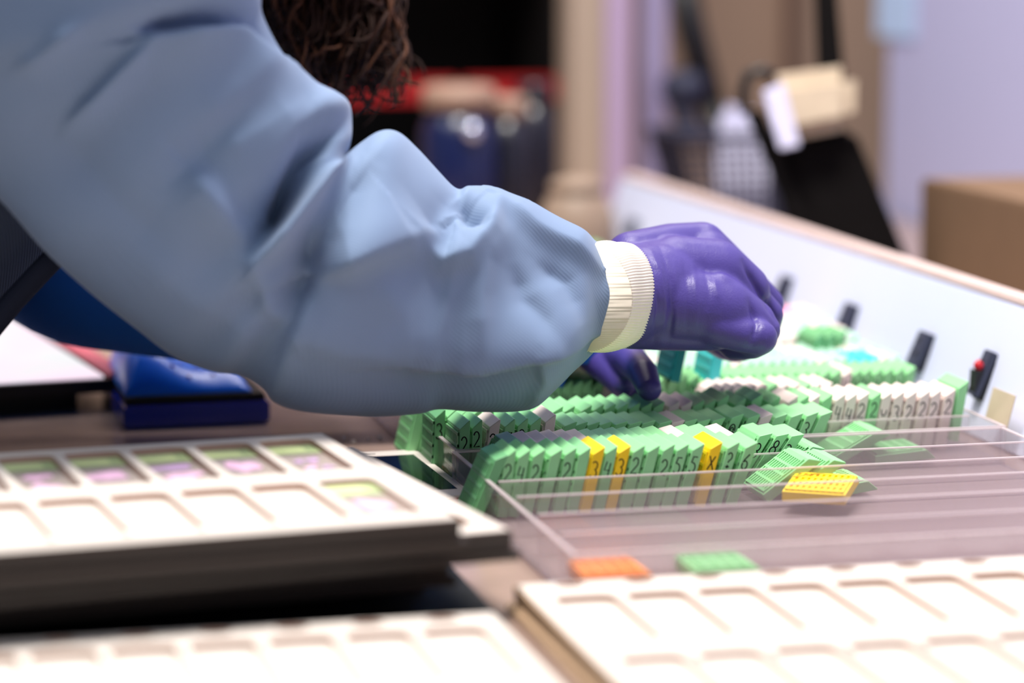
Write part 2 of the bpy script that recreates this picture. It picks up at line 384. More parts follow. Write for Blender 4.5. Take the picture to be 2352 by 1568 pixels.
def cassette(X, Y, z, col, lean=0, mark=None, label=None, group=None, pitchx=0, rz=0, mk=0):
    """X = where the middle of its front edge is at mid height; leans about its foot"""
    o = obj('tissue_cassette', mesh=cmesh('body', col)); l = obj('lid', mesh=cmesh('lid', col), parent=o)
    a = math.radians(lean)
    o.rotation_euler = (math.radians(pitchx), a, math.radians(rz))
    o.location = (X - CT / 2 * math.cos(a) - 0.030 * math.sin(a), Y, z + (CT * math.sin(a) if a > 0 else 0) + 0.0002)
    if mark:
        g = obj('handwritten_number', mesh=glyph(mark), parent=o)
        g['label'] = 'black handwritten %s' % {'x': 'x', '?': 'question mark', 'u': 'curl', 'o': 'blot'}.get(mark, mark); g.location.z = mk
    tag(o, label, 'cassette', group)
    return o
ZF = 0.0027
def row(name, Yf, items, zr, group, tipside='c'):
    """items: (pixel column of the front face at height zr, colour, lean, mark)"""
    n = len(items)
    for i, it in enumerate(items):
        px, col, lean, mark = it[:4]; dz = it[4] if len(it) > 4 else 0
        X = XU(px, Yf, zr) - (0 if tipside == 'c' else CT * 0.5)
        mk = {'x': ' marked with an x', '?': ' marked with a query', 'u': ' marked with a curl', 'o': ' with an ink blot', None: ''}.get(mark, ' marked %s' % mark)
        lab = '%s cassette%s, %s from the left in the %s' % (CNAME[col], mk, ordn(i + 1), name)
        cassette(X, Yf + 0.0015 + random.uniform(0, 0.0015), ZF + dz, col, lean + random.uniform(-1, 1), mark, lab, group, rz=random.uniform(-0.8, 0.8), mk=random.uniform(-0.002, 0.001))
g, wv, yl, dg = 'green', 'white', 'yellow', 'deepgreen'
# front row (lane between the dividers at 1.354 and 1.3945)
r1 = [(1148, dg, 24, None), (1172, g, 8, '2'), (1203, g, 10, '4'), (1237, g, 11, '2'), (1277, g, 13, None), (1311, g, 13, '2'), (1342, g, 13, None), (1374, yl, 13, '3'), (1404, g, 13, '4'),
      (1434, yl, 14, '3'), (1467, g, 14, '2'), (1500, g, 15, None), (1536, g, 15, '2'), (1567, g, 15, '5'), (1602, g, 16, '5'), (1645, yl, 16, 'x'), (1684, g, 17, '?'), (1724, g, 19, '6')]
row('front row', YD[4] - 0.0 + 0.0005, r1, 0.032, 'cassettes in the front row')
cols2 = [dg, wv, wv, wv, wv, wv, g, g, g, g, g, g, wv, g, g, wv]
px2 = [1194, 1225, 1258, 1289, 1320, 1350, 1381, 1410, 1438, 1469, 1501, 1536, 1574, 1606, 1640, 1680]
row('second row', YD[5] + 0.0005, [(p, c, 28 + i * 0.15, None) for i, (p, c) in enumerate(zip(px2, cols2))] + [(1768, g, 33, '3'), (1806, g, 35, '8'), (1840, g, 36, '3'), (1886, g, 56, None)], 0.034, 'cassettes in the second row', 't')
r3 = [(1081, g, 1, '2'), (1110, g, 2, '2'), (1150, wv, 8, '2'), (1184, g, 5, '7'), (1214, g, 5, '2'), (1244, g, 6, '8'), (1277, wv, 7, None, 0.0015),
      (1320, g, 25, None), (1346, g, 27, None), (1373, g, 28, None), (1400, g, 28, None), (1437, g, 29, None), (1468, g, 29, None), (1500, g, 29, None), (1538, g, 30, None), (1567, wv, 30, None), (1596, g, 30, None),
      (1626, g, 30, None), (1660, g, 29, None), (1705, g, 23, 'o'), (1742, g, 25, None), (1770, wv, 26, 'u'), (1803, g, 27, None), (1840, g, 27, None), (1876, g, 25, '3'), (1908, g, 27, None)]
row('third row', YR[0] + 0.003, r3, 0.036, 'cassettes in the third row', 't')
px4 = [1024, 1052, 1080, 1108, 1136, 1164, 1192, 1220, 1248] + [1291, 1318, 1357, 1386, 1413, 1441, 1469, 1497, 1525, 1561, 1588, 1616, 1642, 1672, 1711, 1750, 1792, 1833, 1858, 1884, 1913, 1943, 1969, 1998, 2025, 2050, 2078, 2106, 2137, 2163, 2195]
c4 = [dg] + [g] * 8 + [g] * 9 + [wv, wv] + [g] * 5 + [g, wv, g, wv, g, wv, wv, wv, g] + [wv] * 6
m4 = ['3'] + [None] * 8 + [None] * 11 + ['3', None, '7', None, None, None, '4', None, None, '2', '4', '4', '2', '2', 'u', '3', '2', '2', '2', '2']
row('fourth row', YR[1] + 0.0008, [(p, c, 14 - max(0, i - 12) * 0.15 if i > 8 else 2, k, 0.002 if p in (1672, 1750) else 0) for i, (p, c, k) in enumerate(zip(px4, c4, m4))] + [(2226, g, 9, None, 0.004)], 0.034, 'cassettes in the fourth row', 't')
px5 = [984, 1008] + list(range(1480, 1640, 32)) + list(range(1662, 1930, 25))
c5 = [g, g] + [wv] * 5 + [wv, wv, wv, wv, wv, g, wv, wv, g, wv, wv]
row('fifth row', YR[2] + 0.0008, [(p, c5[i % len(c5)], (52 if 1470 < p < 1650 else 14) + random.uniform(-2, 2), None) for i, p in enumerate(px5)], 0.034, 'cassettes in the fifth row', 't')
def back_row(name, Yf, u0, u1, colf, zb=0.0, lean=10, step=24):
    it = []; u = u0; i = 0
    while u < u1:
        it.append((u, colf(u), lean + random.uniform(-3, 3), random.choice([None, None, '2', '3', '4']), zb)); u += step * random.uniform(0.94, 1.06); i += 1
    row(name, Yf, it, 0.036, 'cassettes in the ' + name, 't')
pm = 'mint_lit'
c6 = lambda u: wv if 1400 < u < 1455 or 1935 < u < 1965 else g
back_row('sixth row', YR[3] + 0.001, 1290, 2110, c6, 0.0, 9, 24.5)
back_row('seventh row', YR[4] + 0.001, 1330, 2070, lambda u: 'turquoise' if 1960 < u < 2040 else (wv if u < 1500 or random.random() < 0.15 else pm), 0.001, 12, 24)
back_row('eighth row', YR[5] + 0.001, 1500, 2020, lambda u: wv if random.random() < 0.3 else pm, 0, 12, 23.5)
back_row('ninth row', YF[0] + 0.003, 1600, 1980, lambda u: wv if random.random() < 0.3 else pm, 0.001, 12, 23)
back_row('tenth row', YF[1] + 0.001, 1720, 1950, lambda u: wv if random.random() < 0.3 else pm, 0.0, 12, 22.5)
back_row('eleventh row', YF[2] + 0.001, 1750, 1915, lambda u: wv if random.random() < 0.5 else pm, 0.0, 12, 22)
back_row('twelfth row', YF[3] + 0.001, 1770, 1880, lambda u: 'pink' if 1805 < u < 1845 else wv, 0.0, 12, 21.5)
back_row('thirteenth row', YF2[6] + 0.001, 1230, 1420, lambda u: g if random.random() < 0.4 else wv, 0.0, 12, 16.5)
back_row('fourteenth row', YF2[7] + 0.001, 1220, 1400, lambda u: g if random.random() < 0.5 else wv, 0.0, 12, 16.5)
# loose ones
def loose(p, rot, col, label, group=None):
    o = obj('tissue_cassette', mesh=cmesh('body', col)); obj('lid', mesh=cmesh('lid', col), parent=o)
    o.rotation_euler = [math.radians(a) for a in rot]; o.location = p
    return tag(o, label, 'cassette', group)
def flat_at(u, v, z, rz, col, label, tilt=0):
    q = G(u, v, z); return loose((q.x, q.y, q.z), (0, 90 + tilt, rz), col, label)
flat_at(1345, 1322, 0.009, 0, 'orange', 'orange cassette lying flat in the empty front lane of the clear tray')
flat_at(1597, 1309, 0.009, 0, 'green', 'mint green cassette lying flat in the front lane beside the orange one')
loose((XU(1932, 1.325, 0.02), 1.3190, 0.0150), (0, 82, 58), 'yellow', 'yellow cassette tipped over behind the empty dividers')
loose((XU(1752, 1.357, 0.02), 1.3575, 0.0088), (0, 54, 0), 'green', 'open mint green cassette tipped over at the end of the front row, left one')
loose((XU(1806, 1.358, 0.02), 1.3580, 0.0088), (0, 57, 0), 'green', 'open mint green cassette tipped over at the end of the front row, right one')
loose((XU(1868, 1.359, 0.02), 1.3590, 0.0090), (0, 82, 0), 'green', 'mint green cassette lying low behind the divider, right of the tipped open ones')
loose((XU(1912, 1.444, 0.02), 1.4445, 0.0090), (0, 62, 0), 'green', 'mint green cassette tipped over at the right end of the third row')
loose((XU(2012, 1.444, 0.02), 1.4445, 0.0092), (0, 86, 0), 'green', 'mint green cassette lying flat in the third lane below the white cassettes')
cassette(XU(1648, YR[3] - 0.004, 0.05), YR[3] - 0.006, 0.020, 'turquoise', 10, None, 'bright turquoise cassette standing proud under the gloved fingertips', None)
cassette(XU(1572, YR[3] - 0.008, 0.06), YR[3] - 0.010, 0.036, 'teal', 12, None, 'dark teal cassette sticking up below the palm of the purple glove', None)
for k in range(3):
    cassette(XU(1872 + k * 25, YR[5] + 0.02, 0.045), YR[5] + 0.012, 0.012, 'deepgreen', 10, None, 'deep green cassette standing proud of the pale far rows, %s of three' % ('leftmost', 'middle one', 'rightmost')[k], 'proud cassettes on the far rows')

# ---------------------------------------------------------------- white panel with clips along the right of the trays
PB, PTX, PTZ = 0.648, 0.674, 0.079
pn = empty('side_panel', (PB, 1.1, 0), 0, 'long white upright panel with a brown rim along the right of the clear trays', 'panel')
def lean_x(z): return PB + (PTX - PB) * z / PTZ
def panel_seg(z0, z1, y0, y1, th, name, mt, bev=0.001):
    p = []
    for z in (z0, z1):
        x = lean_x(z) - PB
        p += [(x, y0 - 1.1, z), (x + th, y0 - 1.1, z), (x + th, y1 - 1.1, z), (x, y1 - 1.1, z)]
    return MB().hexa(p).build(name, mt, pn, bev=bev)
panel_seg(0.0005, PTZ, 1.15, 2.40, 0.012, 'board', M['panel'])
panel_seg(PTZ, PTZ + 0.004, 1.15, 2.40, 0.014, 'top_rim', M['rim'])
def clip(u, v0, v1, wid, label, red=False):
    """u, v0: middle of its foot on the panel face, v1 row of its top"""
    X = PB
    for _ in range(6): q = PX(u, v0, X); X = lean_x(q.z) - 0.0078
    q2z = PX(u, v1, X + 0.006).z
    h = max(0.018, (q2z - q.z) * 1.25)
    t = empty('plastic_clip', q, 0, label, 'clip', 'black clips along the white panel')
    a = math.atan2(PTX - PB, PTZ) + math.radians(6)
    def L(x, z): return (x * math.cos(a) + z * math.sin(a), -x * math.sin(a) + z * math.cos(a))
    mb = MB(); pts = [L(0, 0), L(0.0045, 0), L(0.0045, h), L(0, h)]
    mb.prism(pts, -wid / 2, wid / 2); mb.build('plate', [M['clip']], t, bev=0.0006)
    mb = MB(); pts = [L(0.0045, -0.001), L(0.007, -0.001), L(0.007, h + 0.0005), L(0.0045, h + 0.0005)]
    mb.prism(pts, -wid / 2 - 0.0005, wid / 2 + 0.0005); mb.build('backing', M['black'], t, bev=0.0005)
    for k, zz in enumerate((0.35, 0.72)):
        c = L(-0.0006, h * zz); mb = MB()
        mb.tube([(c[0] - 0.0002, 0.0 + (0.002 if k else -0.002), c[1]), (c[0] + 0.0012, 0.0 + (0.002 if k else -0.002), c[1])], 0.0016, 12); mb.build('screw_hole', M['black'], t)
    if red:
        c = L(-0.003, h * 0.62); mb = MB().lathe([(0.0, -0.004), (0.0024, -0.002), (0.0032, 0), (0.0024, 0.002), (0.0, 0.004)], (c[0], -wid * 0.2, c[1]), 14); mb.build('red_button', M['red'], t, smooth=True)
        c = L(-0.0025, h * 0.35); mb = MB().prism([L(-0.005, h * 0.5), L(0, h * 0.55), L(0, 0.002), L(-0.001, 0.004)], -wid / 2, wid * 0.2); mb.build('lever', M['black'], t)
    return t
clip(1432, 545, 500, 0.014, 'black clip above the knit cuff at the blurred far end of the white panel')
clip(1776, 690, 632, 0.014, 'black clip on the white panel just behind the gloved knuckles')
clip(1918, 770, 697, 0.016, 'black clip with two holes on the white panel above the pale far rows')
clip(2088, 838, 762, 0.016, 'large black clip with two holes at the right end of the sixth row')
clip(2226, 905, 808, 0.012, 'black clip with a red button nearest the camera on the white panel', True)
q = PX(2302, 938, PB - 0.002)
nt_ = empty('paper_note', (q.x, q.y, q.z), 0, 'beige paper note at the foot of the white panel by the clear tray', 'note')
MB().hexa([(-0.0006 + lean_x(z) - lean_x(0), y, z) for z in (-0.009, 0.009) for y in (-0.016, -0.016, 0.016, 0.016)][0:0] or
          [(-0.004, -0.016, -0.009), (-0.0035, -0.016, -0.009), (-0.0035, 0.016, -0.009), (-0.004, 0.016, -0.009), (0.001, -0.016, 0.010), (0.0015, -0.016, 0.010), (0.0015, 0.016, 0.010), (0.001, 0.016, 0.010)]).build('sheet', M['beige'], nt_)

# ---------------------------------------------------------------- slide trays
SP, SL, SW, RP = 0.0320, 0.082, 0.0272, 0.104
def slot_poly(x0, y1):
    """slot with square foot and arched far end"""
    x1 = x0 + SW; y0 = y1 - SL; pts = [(x0 + 0.001, y0), (x1 - 0.001, y0), (x1, y0 + 0.001)]
    n = 12
    for i in range(n + 1):
        a = math.pi * i / n; pts.append((x0 + SW / 2 + SW / 2 * (abs(math.cos(a)) ** 0.55) * (1 if math.cos(a) >= 0 else -1), y1 - 0.006 + 0.006 * math.sin(a) ** 0.7))
    pts.append((x0, y0 + 0.001))
    return pts
def slide_tray(label, right_far, rz, z0, nslots=8, margin=0.013, th=0.0125, handed='right', notch=False):
    """local origin: far corner (right or left), x along the slots, y away"""
    W_ = nslots * SP + 0.016; D_ = margin + SL + (RP - SL) + SL + 0.017
    t = empty('slide_tray', (right_far[0], right_far[1], z0), rz, label, 'tray', 'cardboard slide trays')
    x0, x1 = (-W_, 0) if handed == 'right' else (0, W_)
    MB().box((x0, -D_, 0.0038), (x1, 0, th - 0.0052)).box((x0 - 0.003, -D_ - 0.003, 0.0), (x1 + 0.003, 0.003, 0.0038)).build('base', M['tray_dark'] if not notch else M['tray_tan'], t, bev=0.0006)
    rm_ = MB()
    for a_, c_ in (((x0, -D_), (x1, -D_ + 0.0012)), ((x0, -0.0012), (x1, 0)), ((x0, -D_ + 0.0012), (x0 + 0.0012, -0.0012)), ((x1 - 0.0012, -D_ + 0.0012), (x1, -0.0012))):
        rm_.box((a_[0], a_[1], th - 0.0052), (c_[0], c_[1], th - 0.0005))
    rm_.build('rim', M['tray_dark'] if not notch else M['tray_tan'], t)
    MB().box((x0 + 0.001, -D_ + 0.001, th - 0.0052), (x1 - 0.001, -0.001, th - 0.0038)).build('slot_bed', M['tray_floor'], t)
    holes = []
    for i in range(nslots):
        sx = (x1 - 0.008 - (i + 1) * SP + (SP - SW) / 2) if handed == 'right' else (x0 + 0.008 + i * SP + (SP - SW) / 2)
        for r in range(2): holes.append(slot_poly(sx, -margin - r * RP))
        if margin > 0.018: holes.append([(sx + SW / 2 + 0.007 * math.cos(a), -0.0065 + 0.0045 * math.sin(a)) for a in [2 * math.pi * k / 14 for k in range(14)]])
    plate('slot_frame', [(x0 + 0.0012, -D_ + 0.0012), (x1 - 0.0012, -D_ + 0.0012), (x1 - 0.0012, -0.0012), (x0 + 0.0012, -0.0012)], holes, th - 0.0038, th, M['tray_white'], t)
    return t
TH = 0.0130
rA = math.radians(6.2); rB = math.radians(8.6)
cA = (0.2264, 1.3535)
# lower trays of the stack: their near right corners sit further in than the two on top
def far_from_near(near, rz, D_=0.302 - 0.0): return near
DT = 0.013 + SL + (RP - SL) + SL + 0.017
def from_near(px, py, z, rz):
    q = G(px, py, z); return (q.x - math.sin(rz) * DT, q.y + math.cos(rz) * DT)
slide_tray('bottom white slide tray of the left stack, mostly hidden in shadow', from_near(1020, 1290, 0.013, rB), math.radians(5), 0.0, th=TH)
slide_tray('second slide tray from the bottom of the left stack, mostly hidden in shadow', from_near(1060, 1275, 0.026, rB), math.radians(7), 0.013, th=TH)
cB = from_near(1176, 1217, 0.039, rB)
slide_tray('slide tray right under the topmost one, its empty corner jutting out right', cB, rB, 0.026, th=TH)
slide_tray('topmost slide tray of the left stack, holding green labelled pink slides', cA, rA, 0.039, th=TH)
slide_tray('empty cream slide tray at the bottom left corner, nearest the camera', (0.2616, 1.1276), 0, 0.0005, margin=0.022, th=0.0125, notch=False)
slide_tray('empty white slide tray at the bottom right, in front of the clear tray', (0.2816, 1.1745), 0, 0.0005, margin=0.026, th=0.0125, handed='left', notch=True)
mt_ = tag(MB().box((-0.075, 0.70, 0.0001), (0.2735, 1.36, 0.0004)).build('rubber_mat', M['mat']), 'thin black rubber mat under the left slide trays', 'mat')

# slides in the topmost tray
def blob(mb, cx, cy, rx, ry, z0, z1, seed, mi=0):
    rnd = random.Random(seed); ph = [rnd.uniform(0, 6.28) for _ in range(3)]
    pts = []
    for k in range(28):
        a = 2 * math.pi * k / 28; r = 1 + 0.22 * math.sin(2 * a + ph[0]) + 0.16 * math.sin(3 * a + ph[1]) + 0.1 * math.sin(5 * a + ph[2])
        pts.append((cx + rx * r * math.cos(a), cy + ry * r * math.sin(a)))
    mb.vprism(pts, z0, z1, mi)
def micro_slide(i, r, label, tissues, with_label=True):
    c, s = math.cos(rA), math.sin(rA)
    lx = -0.008 - (i + 1) * SP + (SP - SW) / 2 + 0.0006; ly = -0.013 - r * RP - SL + 0.002
    o = empty('microscope_slide', (cA[0] + lx * c - ly * s, cA[1] + lx * s + ly * c, 0.039 + TH - 0.0038), rA, label, 'slide', 'glass slides in the topmost tray')
    W_ = SW - 0.0012; L_ = SL - 0.0045
    MB().box((0, 0, 0.0001), (W_, L_, 0.0011)).build('glass', M['slideglass'], o)
    if with_label:
        MB().box((0.0002, L_ - 0.0215, 0.00112), (W_ - 0.0002, L_ - 0.0003, 0.00125)).build('label_band', M['slide_label2'], o)
        MB().vprism(rrect(0.002, L_ - 0.017, W_ - 0.006, L_ - 0.003, 0.003), 0.00126, 0.00135).build('label_writing_area', M['slide_label'], o)
    for k, (cx, cy, rx, ry, mt) in enumerate(tissues):
        mb = MB(); blob(mb, cx * W_, cy * L_, rx * W_, ry * L_, 0.00112, 0.0012, i * 7 + k + r * 50); mb.build('tissue_section', M[mt], o)
    return o
micro_slide(0, 0, 'glass slide with several violet specks, at the right end of the back slot row', [(.35, .48, .10, .05, 'tissue2'), (.62, .5, .12, .06, 'tissue2'), (.38, .24, .12, .06, 'tissue'), (.72, .25, .10, .05, 'tissue2'), (.55, .36, .07, .03, 'tissue')])
micro_slide(1, 0, 'glass slide with one round violet blotch, second from the right in the back slot row', [(.5, .44, .26, .17, 'tissue')])
micro_slide(2, 0, 'glass slide with a dark violet band over a pink band, in the back slot row', [(.48, .54, .36, .09, 'tissue2'), (.5, .26, .36, .11, 'tissue')])
micro_slide(3, 0, 'glass slide with one wide pink block of tissue, in the back slot row', [(.45, .42, .33, .15, 'tissue')])
micro_slide(4, 0, 'glass slide with two separate pink strips, second from the left edge', [(.48, .52, .24, .09, 'tissue'), (.48, .2, .26, .09, 'tissue')])
micro_slide(5, 0, 'plain greyish glass slide cut by the left edge of the photo', [(.4, .5, .2, .1, 'tissue')])
micro_slide(0, 1, 'pale glass slide with lime label alone in the front slot row', [(.5, .4, .25, .15, 'tissue')])

# ---------------------------------------------------------------- phone
q = G(975, 1032, 0.0083)
ph = empty('smartphone', (0.2795, 1.4595, 0.0003), math.radians(2), 'white framed smartphone with dark screen lying beside the clear tray', 'phone')
hw, hl = 0.0315, 0.066
MB().vprism(rrect(-hw, -hl, hw, hl, 0.009), 0, 0.0066).build('body', M['phone_side'], ph)
MB().vprism(rrect(-hw + 0.0004, -hl + 0.0004, hw - 0.0004, hl - 0.0004, 0.0088), 0.0066, 0.0078).build('front_bezel', M['phone_white'], ph)
MB().box((-hw + 0.0052, -hl + 0.017, 0.0078), (hw - 0.0052, hl - 0.0155, 0.0080)).build('screen', M['screen_off'], ph)
MB().lathe([(0.0055, 0), (0.0055, 0.0002), (0.0052, 0.0002)], (0, -hl + 0.0085, 0.0078), 24).build('home_button', M['phone_white'], ph)
MB().box((-0.006, hl - 0.0085, 0.0078), (0.006, hl - 0.0072, 0.0080)).build('earpiece', M['black'], ph)
# wax crumbs on the bench
for k, (u, v) in enumerate(((845, 1012), (790, 1008), (873, 1008), (915, 1012), (812, 1018), (880, 972), (930, 1013))):
    qq = G(u, v, 0); rr = random.uniform(0.001, 0.002)
    mb = MB().lathe([(0.0002, 0.0), (rr, 0.0003), (rr * 0.8, rr * 0.8), (rr * 0.2, rr * 1.1)], (0, 0, 0), 7)
    o = mb.build('wax_crumb', M['wax']); o.location = (qq.x, qq.y, 0.0003); o.rotation_euler = (0, 0, k)
    tag(o, 'small pale wax crumb on the bench between the phone and the sleeve', 'crumb', 'wax crumbs on the bench')

# ---------------------------------------------------------------- tablet, blue reflection box and bag behind the left tray
q0 = G(0, 880, 0.022); q1 = G(300, 862, 0.022); ang = math.atan2(q1.y - q0.y, q1.x - q0.x)
tb = empty('tablet', (q1.x, q1.y, 0), ang, 'tablet with a bright pinkish white screen and salmon red edge, at the left', 'tablet')
# local: origin = near right corner; x to the right, y away
TW, TL = 0.24, 0.36
MB().box((-TW, 0, 0.012), (0, TL, 0.0205)).build('case', M['black'], tb, bev=0.001)
MB().box((-TW + 0.004, 0.006, 0.0205), (-0.016, TL - 0.006, 0.022)).build('screen', M['screen_on'], tb)
MB().box((-0.0125, 0.002, 0.0206), (0.001, TL, 0.024)).build('side_rim', M['tabrim'], tb, bev=0.001)
MB().box((-TW + 0.03, 0.02, 0.0), (-0.03, TL - 0.03, 0.012)).build('stand', M['black'], tb)
q0 = G(292, 1000, 0); q1 = G(632, 985, 0); ang = math.atan2(q1.y - q0.y, q1.x - q0.x)
bx = empty('blue_reflection_box', (q0.x, q0.y + 0.02, 0), ang, 'flat deep blue box standing in for the reflection under the blue bag', 'box')  # box built in place of a blue reflection on a glossy surface
bw = (q1 - q0).length
MB().box((0, 0, 0.0003), (bw, 0.13, 0.014)).build('body', M['blue_deep'], bx, bev=0.0015)
MB().box((0.0015, 0.004, 0.014), (bw - 0.002, 0.129, 0.0185)).build('lid', M['mat'], bx, bev=0.001)
bg = empty('blue_bag', (q0.x, q0.y + 0.02, 0.0187), ang, 'puffy bright blue bag with pale dots on the blue reflection box', 'bag')
nb = 26; vs = []; fs = []
for j in range(nb):
    for i in range(nb):
        x = i / (nb - 1); y = j / (nb - 1)
        e = max(0.0, (1 - abs(2 * x - 1) ** 4)) ** 0.5 * max(0.0, 1 - abs(2 * y - 1) ** 2.2) ** 0.7
        hgt = 0.001 + e * (0.030 - 0.020 * x + 0.006 * math.sin(7 * x + 3 * y) + 0.004 * math.sin(11 * y))
        vs.append((0.002 + x * (bw - 0.012), 0.008 + y * 0.118, max(0.001, hgt)))
for j in range(nb - 1):
    for i in range(nb - 1): fs.append((j * nb + i, j * nb + i + 1, (j + 1) * nb + i + 1, (j + 1) * nb + i))
top_n = len(vs); vs += [(x, y, 0.0) for x, y, z in vs]
for j in range(nb - 1):
    for i in range(nb - 1): fs.append((top_n + j * nb + i, top_n + (j + 1) * nb + i, top_n + (j + 1) * nb + i + 1, top_n + j * nb + i + 1))
for i in range(nb - 1):
    fs += [(i, top_n + i, top_n + i + 1, i + 1), ((nb - 1) * nb + i + 1, top_n + (nb - 1) * nb + i + 1, top_n + (nb - 1) * nb + i, (nb - 1) * nb + i),
           ((i + 1) * nb, top_n + (i + 1) * nb, top_n + i * nb, i * nb), (i * nb + nb - 1, top_n + i * nb + nb - 1, top_n + (i + 1) * nb + nb - 1, (i + 1) * nb + nb - 1)]
bag_top = {(i, j): vs[j * nb + i] for i in range(nb) for j in range(nb)}
obj('pouch', vs, fs, M['blue'], bg, smooth=True)
mb = MB()
for i, j in ((8, 5), (10, 3), (9, 8), (12, 5), (13, 2), (15, 5), (18, 3), (12, 9), (16, 8), (20, 6), (6, 8)):
    x, y, z = bag_top[(i, j)]; mb.lathe([(0.0, -0.0012), (0.0011, -0.0008), (0.0015, 0), (0.0011, 0.0008), (0.0, 0.0012)], (x, y, z), 10)
mb.build('dot_print', M['dot'], bg, smooth=True)

# ---------------------------------------------------------------- background
cb = empty('black_cabinet', (0, 0, 0), 0, 'tall black cabinet with a red rail in the dark background', 'cabinet')
Yc = 3.02
x0 = XU(560, Yc, 0.2); x1 = XU(1312, Yc, 0.2); zr0 = PY(1100, 228, Yc).z; zr1 = PY(1100, 180, Yc).z
MB().box((x0, Yc, 0.0003), (x1, Yc + 0.34, 0.0303)).box((x0, Yc + 0.30, 0.03), (x1, Yc + 0.34, 0.75)).box((x0, Yc, 0.03), (x0 + 0.02, Yc + 0.30, 0.75)).box((x1 - 0.02, Yc, 0.03), (x1, Yc + 0.30, 0.75)).build('carcass', M['cabinet'], cb)
for k, z in enumerate((0.30, 0.345, 0.40, 0.455)):
    MB().box((x0 + 0.02, Yc + 0.002, z - 0.01), (x1 - 0.02, Yc + 0.30, z + 0.012)).build('shelf', M['cabinet'], cb)
xm = XU(1052, Yc, 0.2)
for a, c in ((x0, xm - 0.006), (xm + 0.006, x1)):
    MB().box((a, Yc - 0.012, zr0), (c, Yc, zr1)).build('red_rail', M['cabred'], cb)
def bottle(u, d, h, r, mt, capm, name, label, hl=False, capr=0.6):
    q = P(u, 520, d); t = empty(name, (q.x, q.y, 0.0003), 0, label, 'bottle', 'bottles in front of the dark cabinet')
    MB().lathe([(r * 0.92, 0), (r, 0.004), (r, h * 0.72), (r * 0.8, h * 0.84), (r * 0.5, h * 0.88), (r * 0.48, h * 0.9)], (0, 0, 0), 28).build('body', M[mt], t, smooth=True)
    MB().lathe([(r * capr, h * 0.86), (r * capr, h * 0.985), (r * capr * 0.85, h)], (0, 0, 0), 24).build('cap', M[capm], t, smooth=True)
    return t
bottle(1055, 2.62, 0.155, 0.036, 'navy', 'tancap', 'reagent_bottle', 'navy blue bottle with a beige cap in the dark background', capr=0.95)
nb_ = bpy.data.objects['reagent_bottle']
MB().lathe([(0.0, -0.009), (0.006, -0.007), (0.009, 0), (0.006, 0.007), (0.0, 0.009)], (0.004, -0.040, 0.115), 18).build('glint_ball', M['chrome'], nb_, smooth=True)  # added mirror ball, no real bottle part: makes the round highlight
bottle(1165, 2.66, 0.142, 0.024, 'darkbottle', 'tancap', 'reagent_bottle', 'dark bottle with tan cap right of the navy bottle', capr=0.8)
bottle(1225, 2.75, 0.150, 0.022, 'darkbottle', 'darkbottle', 'reagent_bottle', 'all dark bottle beside the beige pillar', capr=0.8)
q = P(1325, 500, 2.45)
jr = empty('jar', (q.x, q.y, 0.0003), 0, 'round beige jar at the foot of the beige pillar', 'jar')
MB().lathe([(0.020, 0), (0.028, 0.006), (0.034, 0.03), (0.033, 0.05), (0.026, 0.066), (0.022, 0.07)], (0, 0, 0), 28).build('body', M['jar'], jr, smooth=True)
MB().lathe([(0.024, 0.07), (0.024, 0.080), (0.012, 0.084)], (0, 0, 0), 24).build('lid', M['jar'], jr, smooth=True)
# upright strips between the cabinet and the tan wall
def strip(u0, u1, Y, mt, z0=0.0003, z1=1.0, depth=0.05):
    a = XU(u0, Y, 0.2); c = XU(u1, Y, 0.2)
    return MB().box((a, Y, z0), (c, Y + depth, z1)).build('trim_1', M[mt])
for k, (u0, u1, mt) in enumerate(((1312, 1388, 'beigepost'), (1390, 1448, 'pinkstrip'), (1450, 1472, 'brownstrip'), (1474, 1532, 'lavstrip'))):
    o = strip(u0, u1, 2.86 + 0.02 * k, mt); o.name = 'trim_%d' % (k + 1); struct(o)
a = XU(1812, 3.38, 0.2); o = MB().box((a, 3.36, 0.0), (a + 0.012, 3.3995, 1.0)).build('trim_5', M['brownstrip']); struct(o)
a = XU(1882, 2.9, 0.2)
# carton on the bench behind the panel
q = PX(2116, 392, 0.84); q2 = PX(2352, 484, 0.84)
ct = empty('cardboard_box', (0.84, q2.y - 0.1, 0), 0, 'plain brown cardboard box behind the white panel at the right', 'box')
MB().box((0, 0, 0.0003), (0.22, q.y - q2.y + 0.1, (q.z + q2.z) / 2)).build('carton', M['cardboard'], ct, bev=0.002)
MB().box((0.1, 0.0, (q.z + q2.z) / 2), (0.104, q.y - q2.y + 0.1, (q.z + q2.z) / 2 + 0.0006)).build('flap_seam', M['beige'], ct)
nq = PX(2052, 38, 1.078)
nn = tag(MB().box((1.0775, nq.y - 0.06, nq.z - 0.022), (1.0792, nq.y + 0.05, nq.z + 0.05)).build('paper_note', M['lightblue']), 'light blue note stuck high on the lavender wall', 'note')
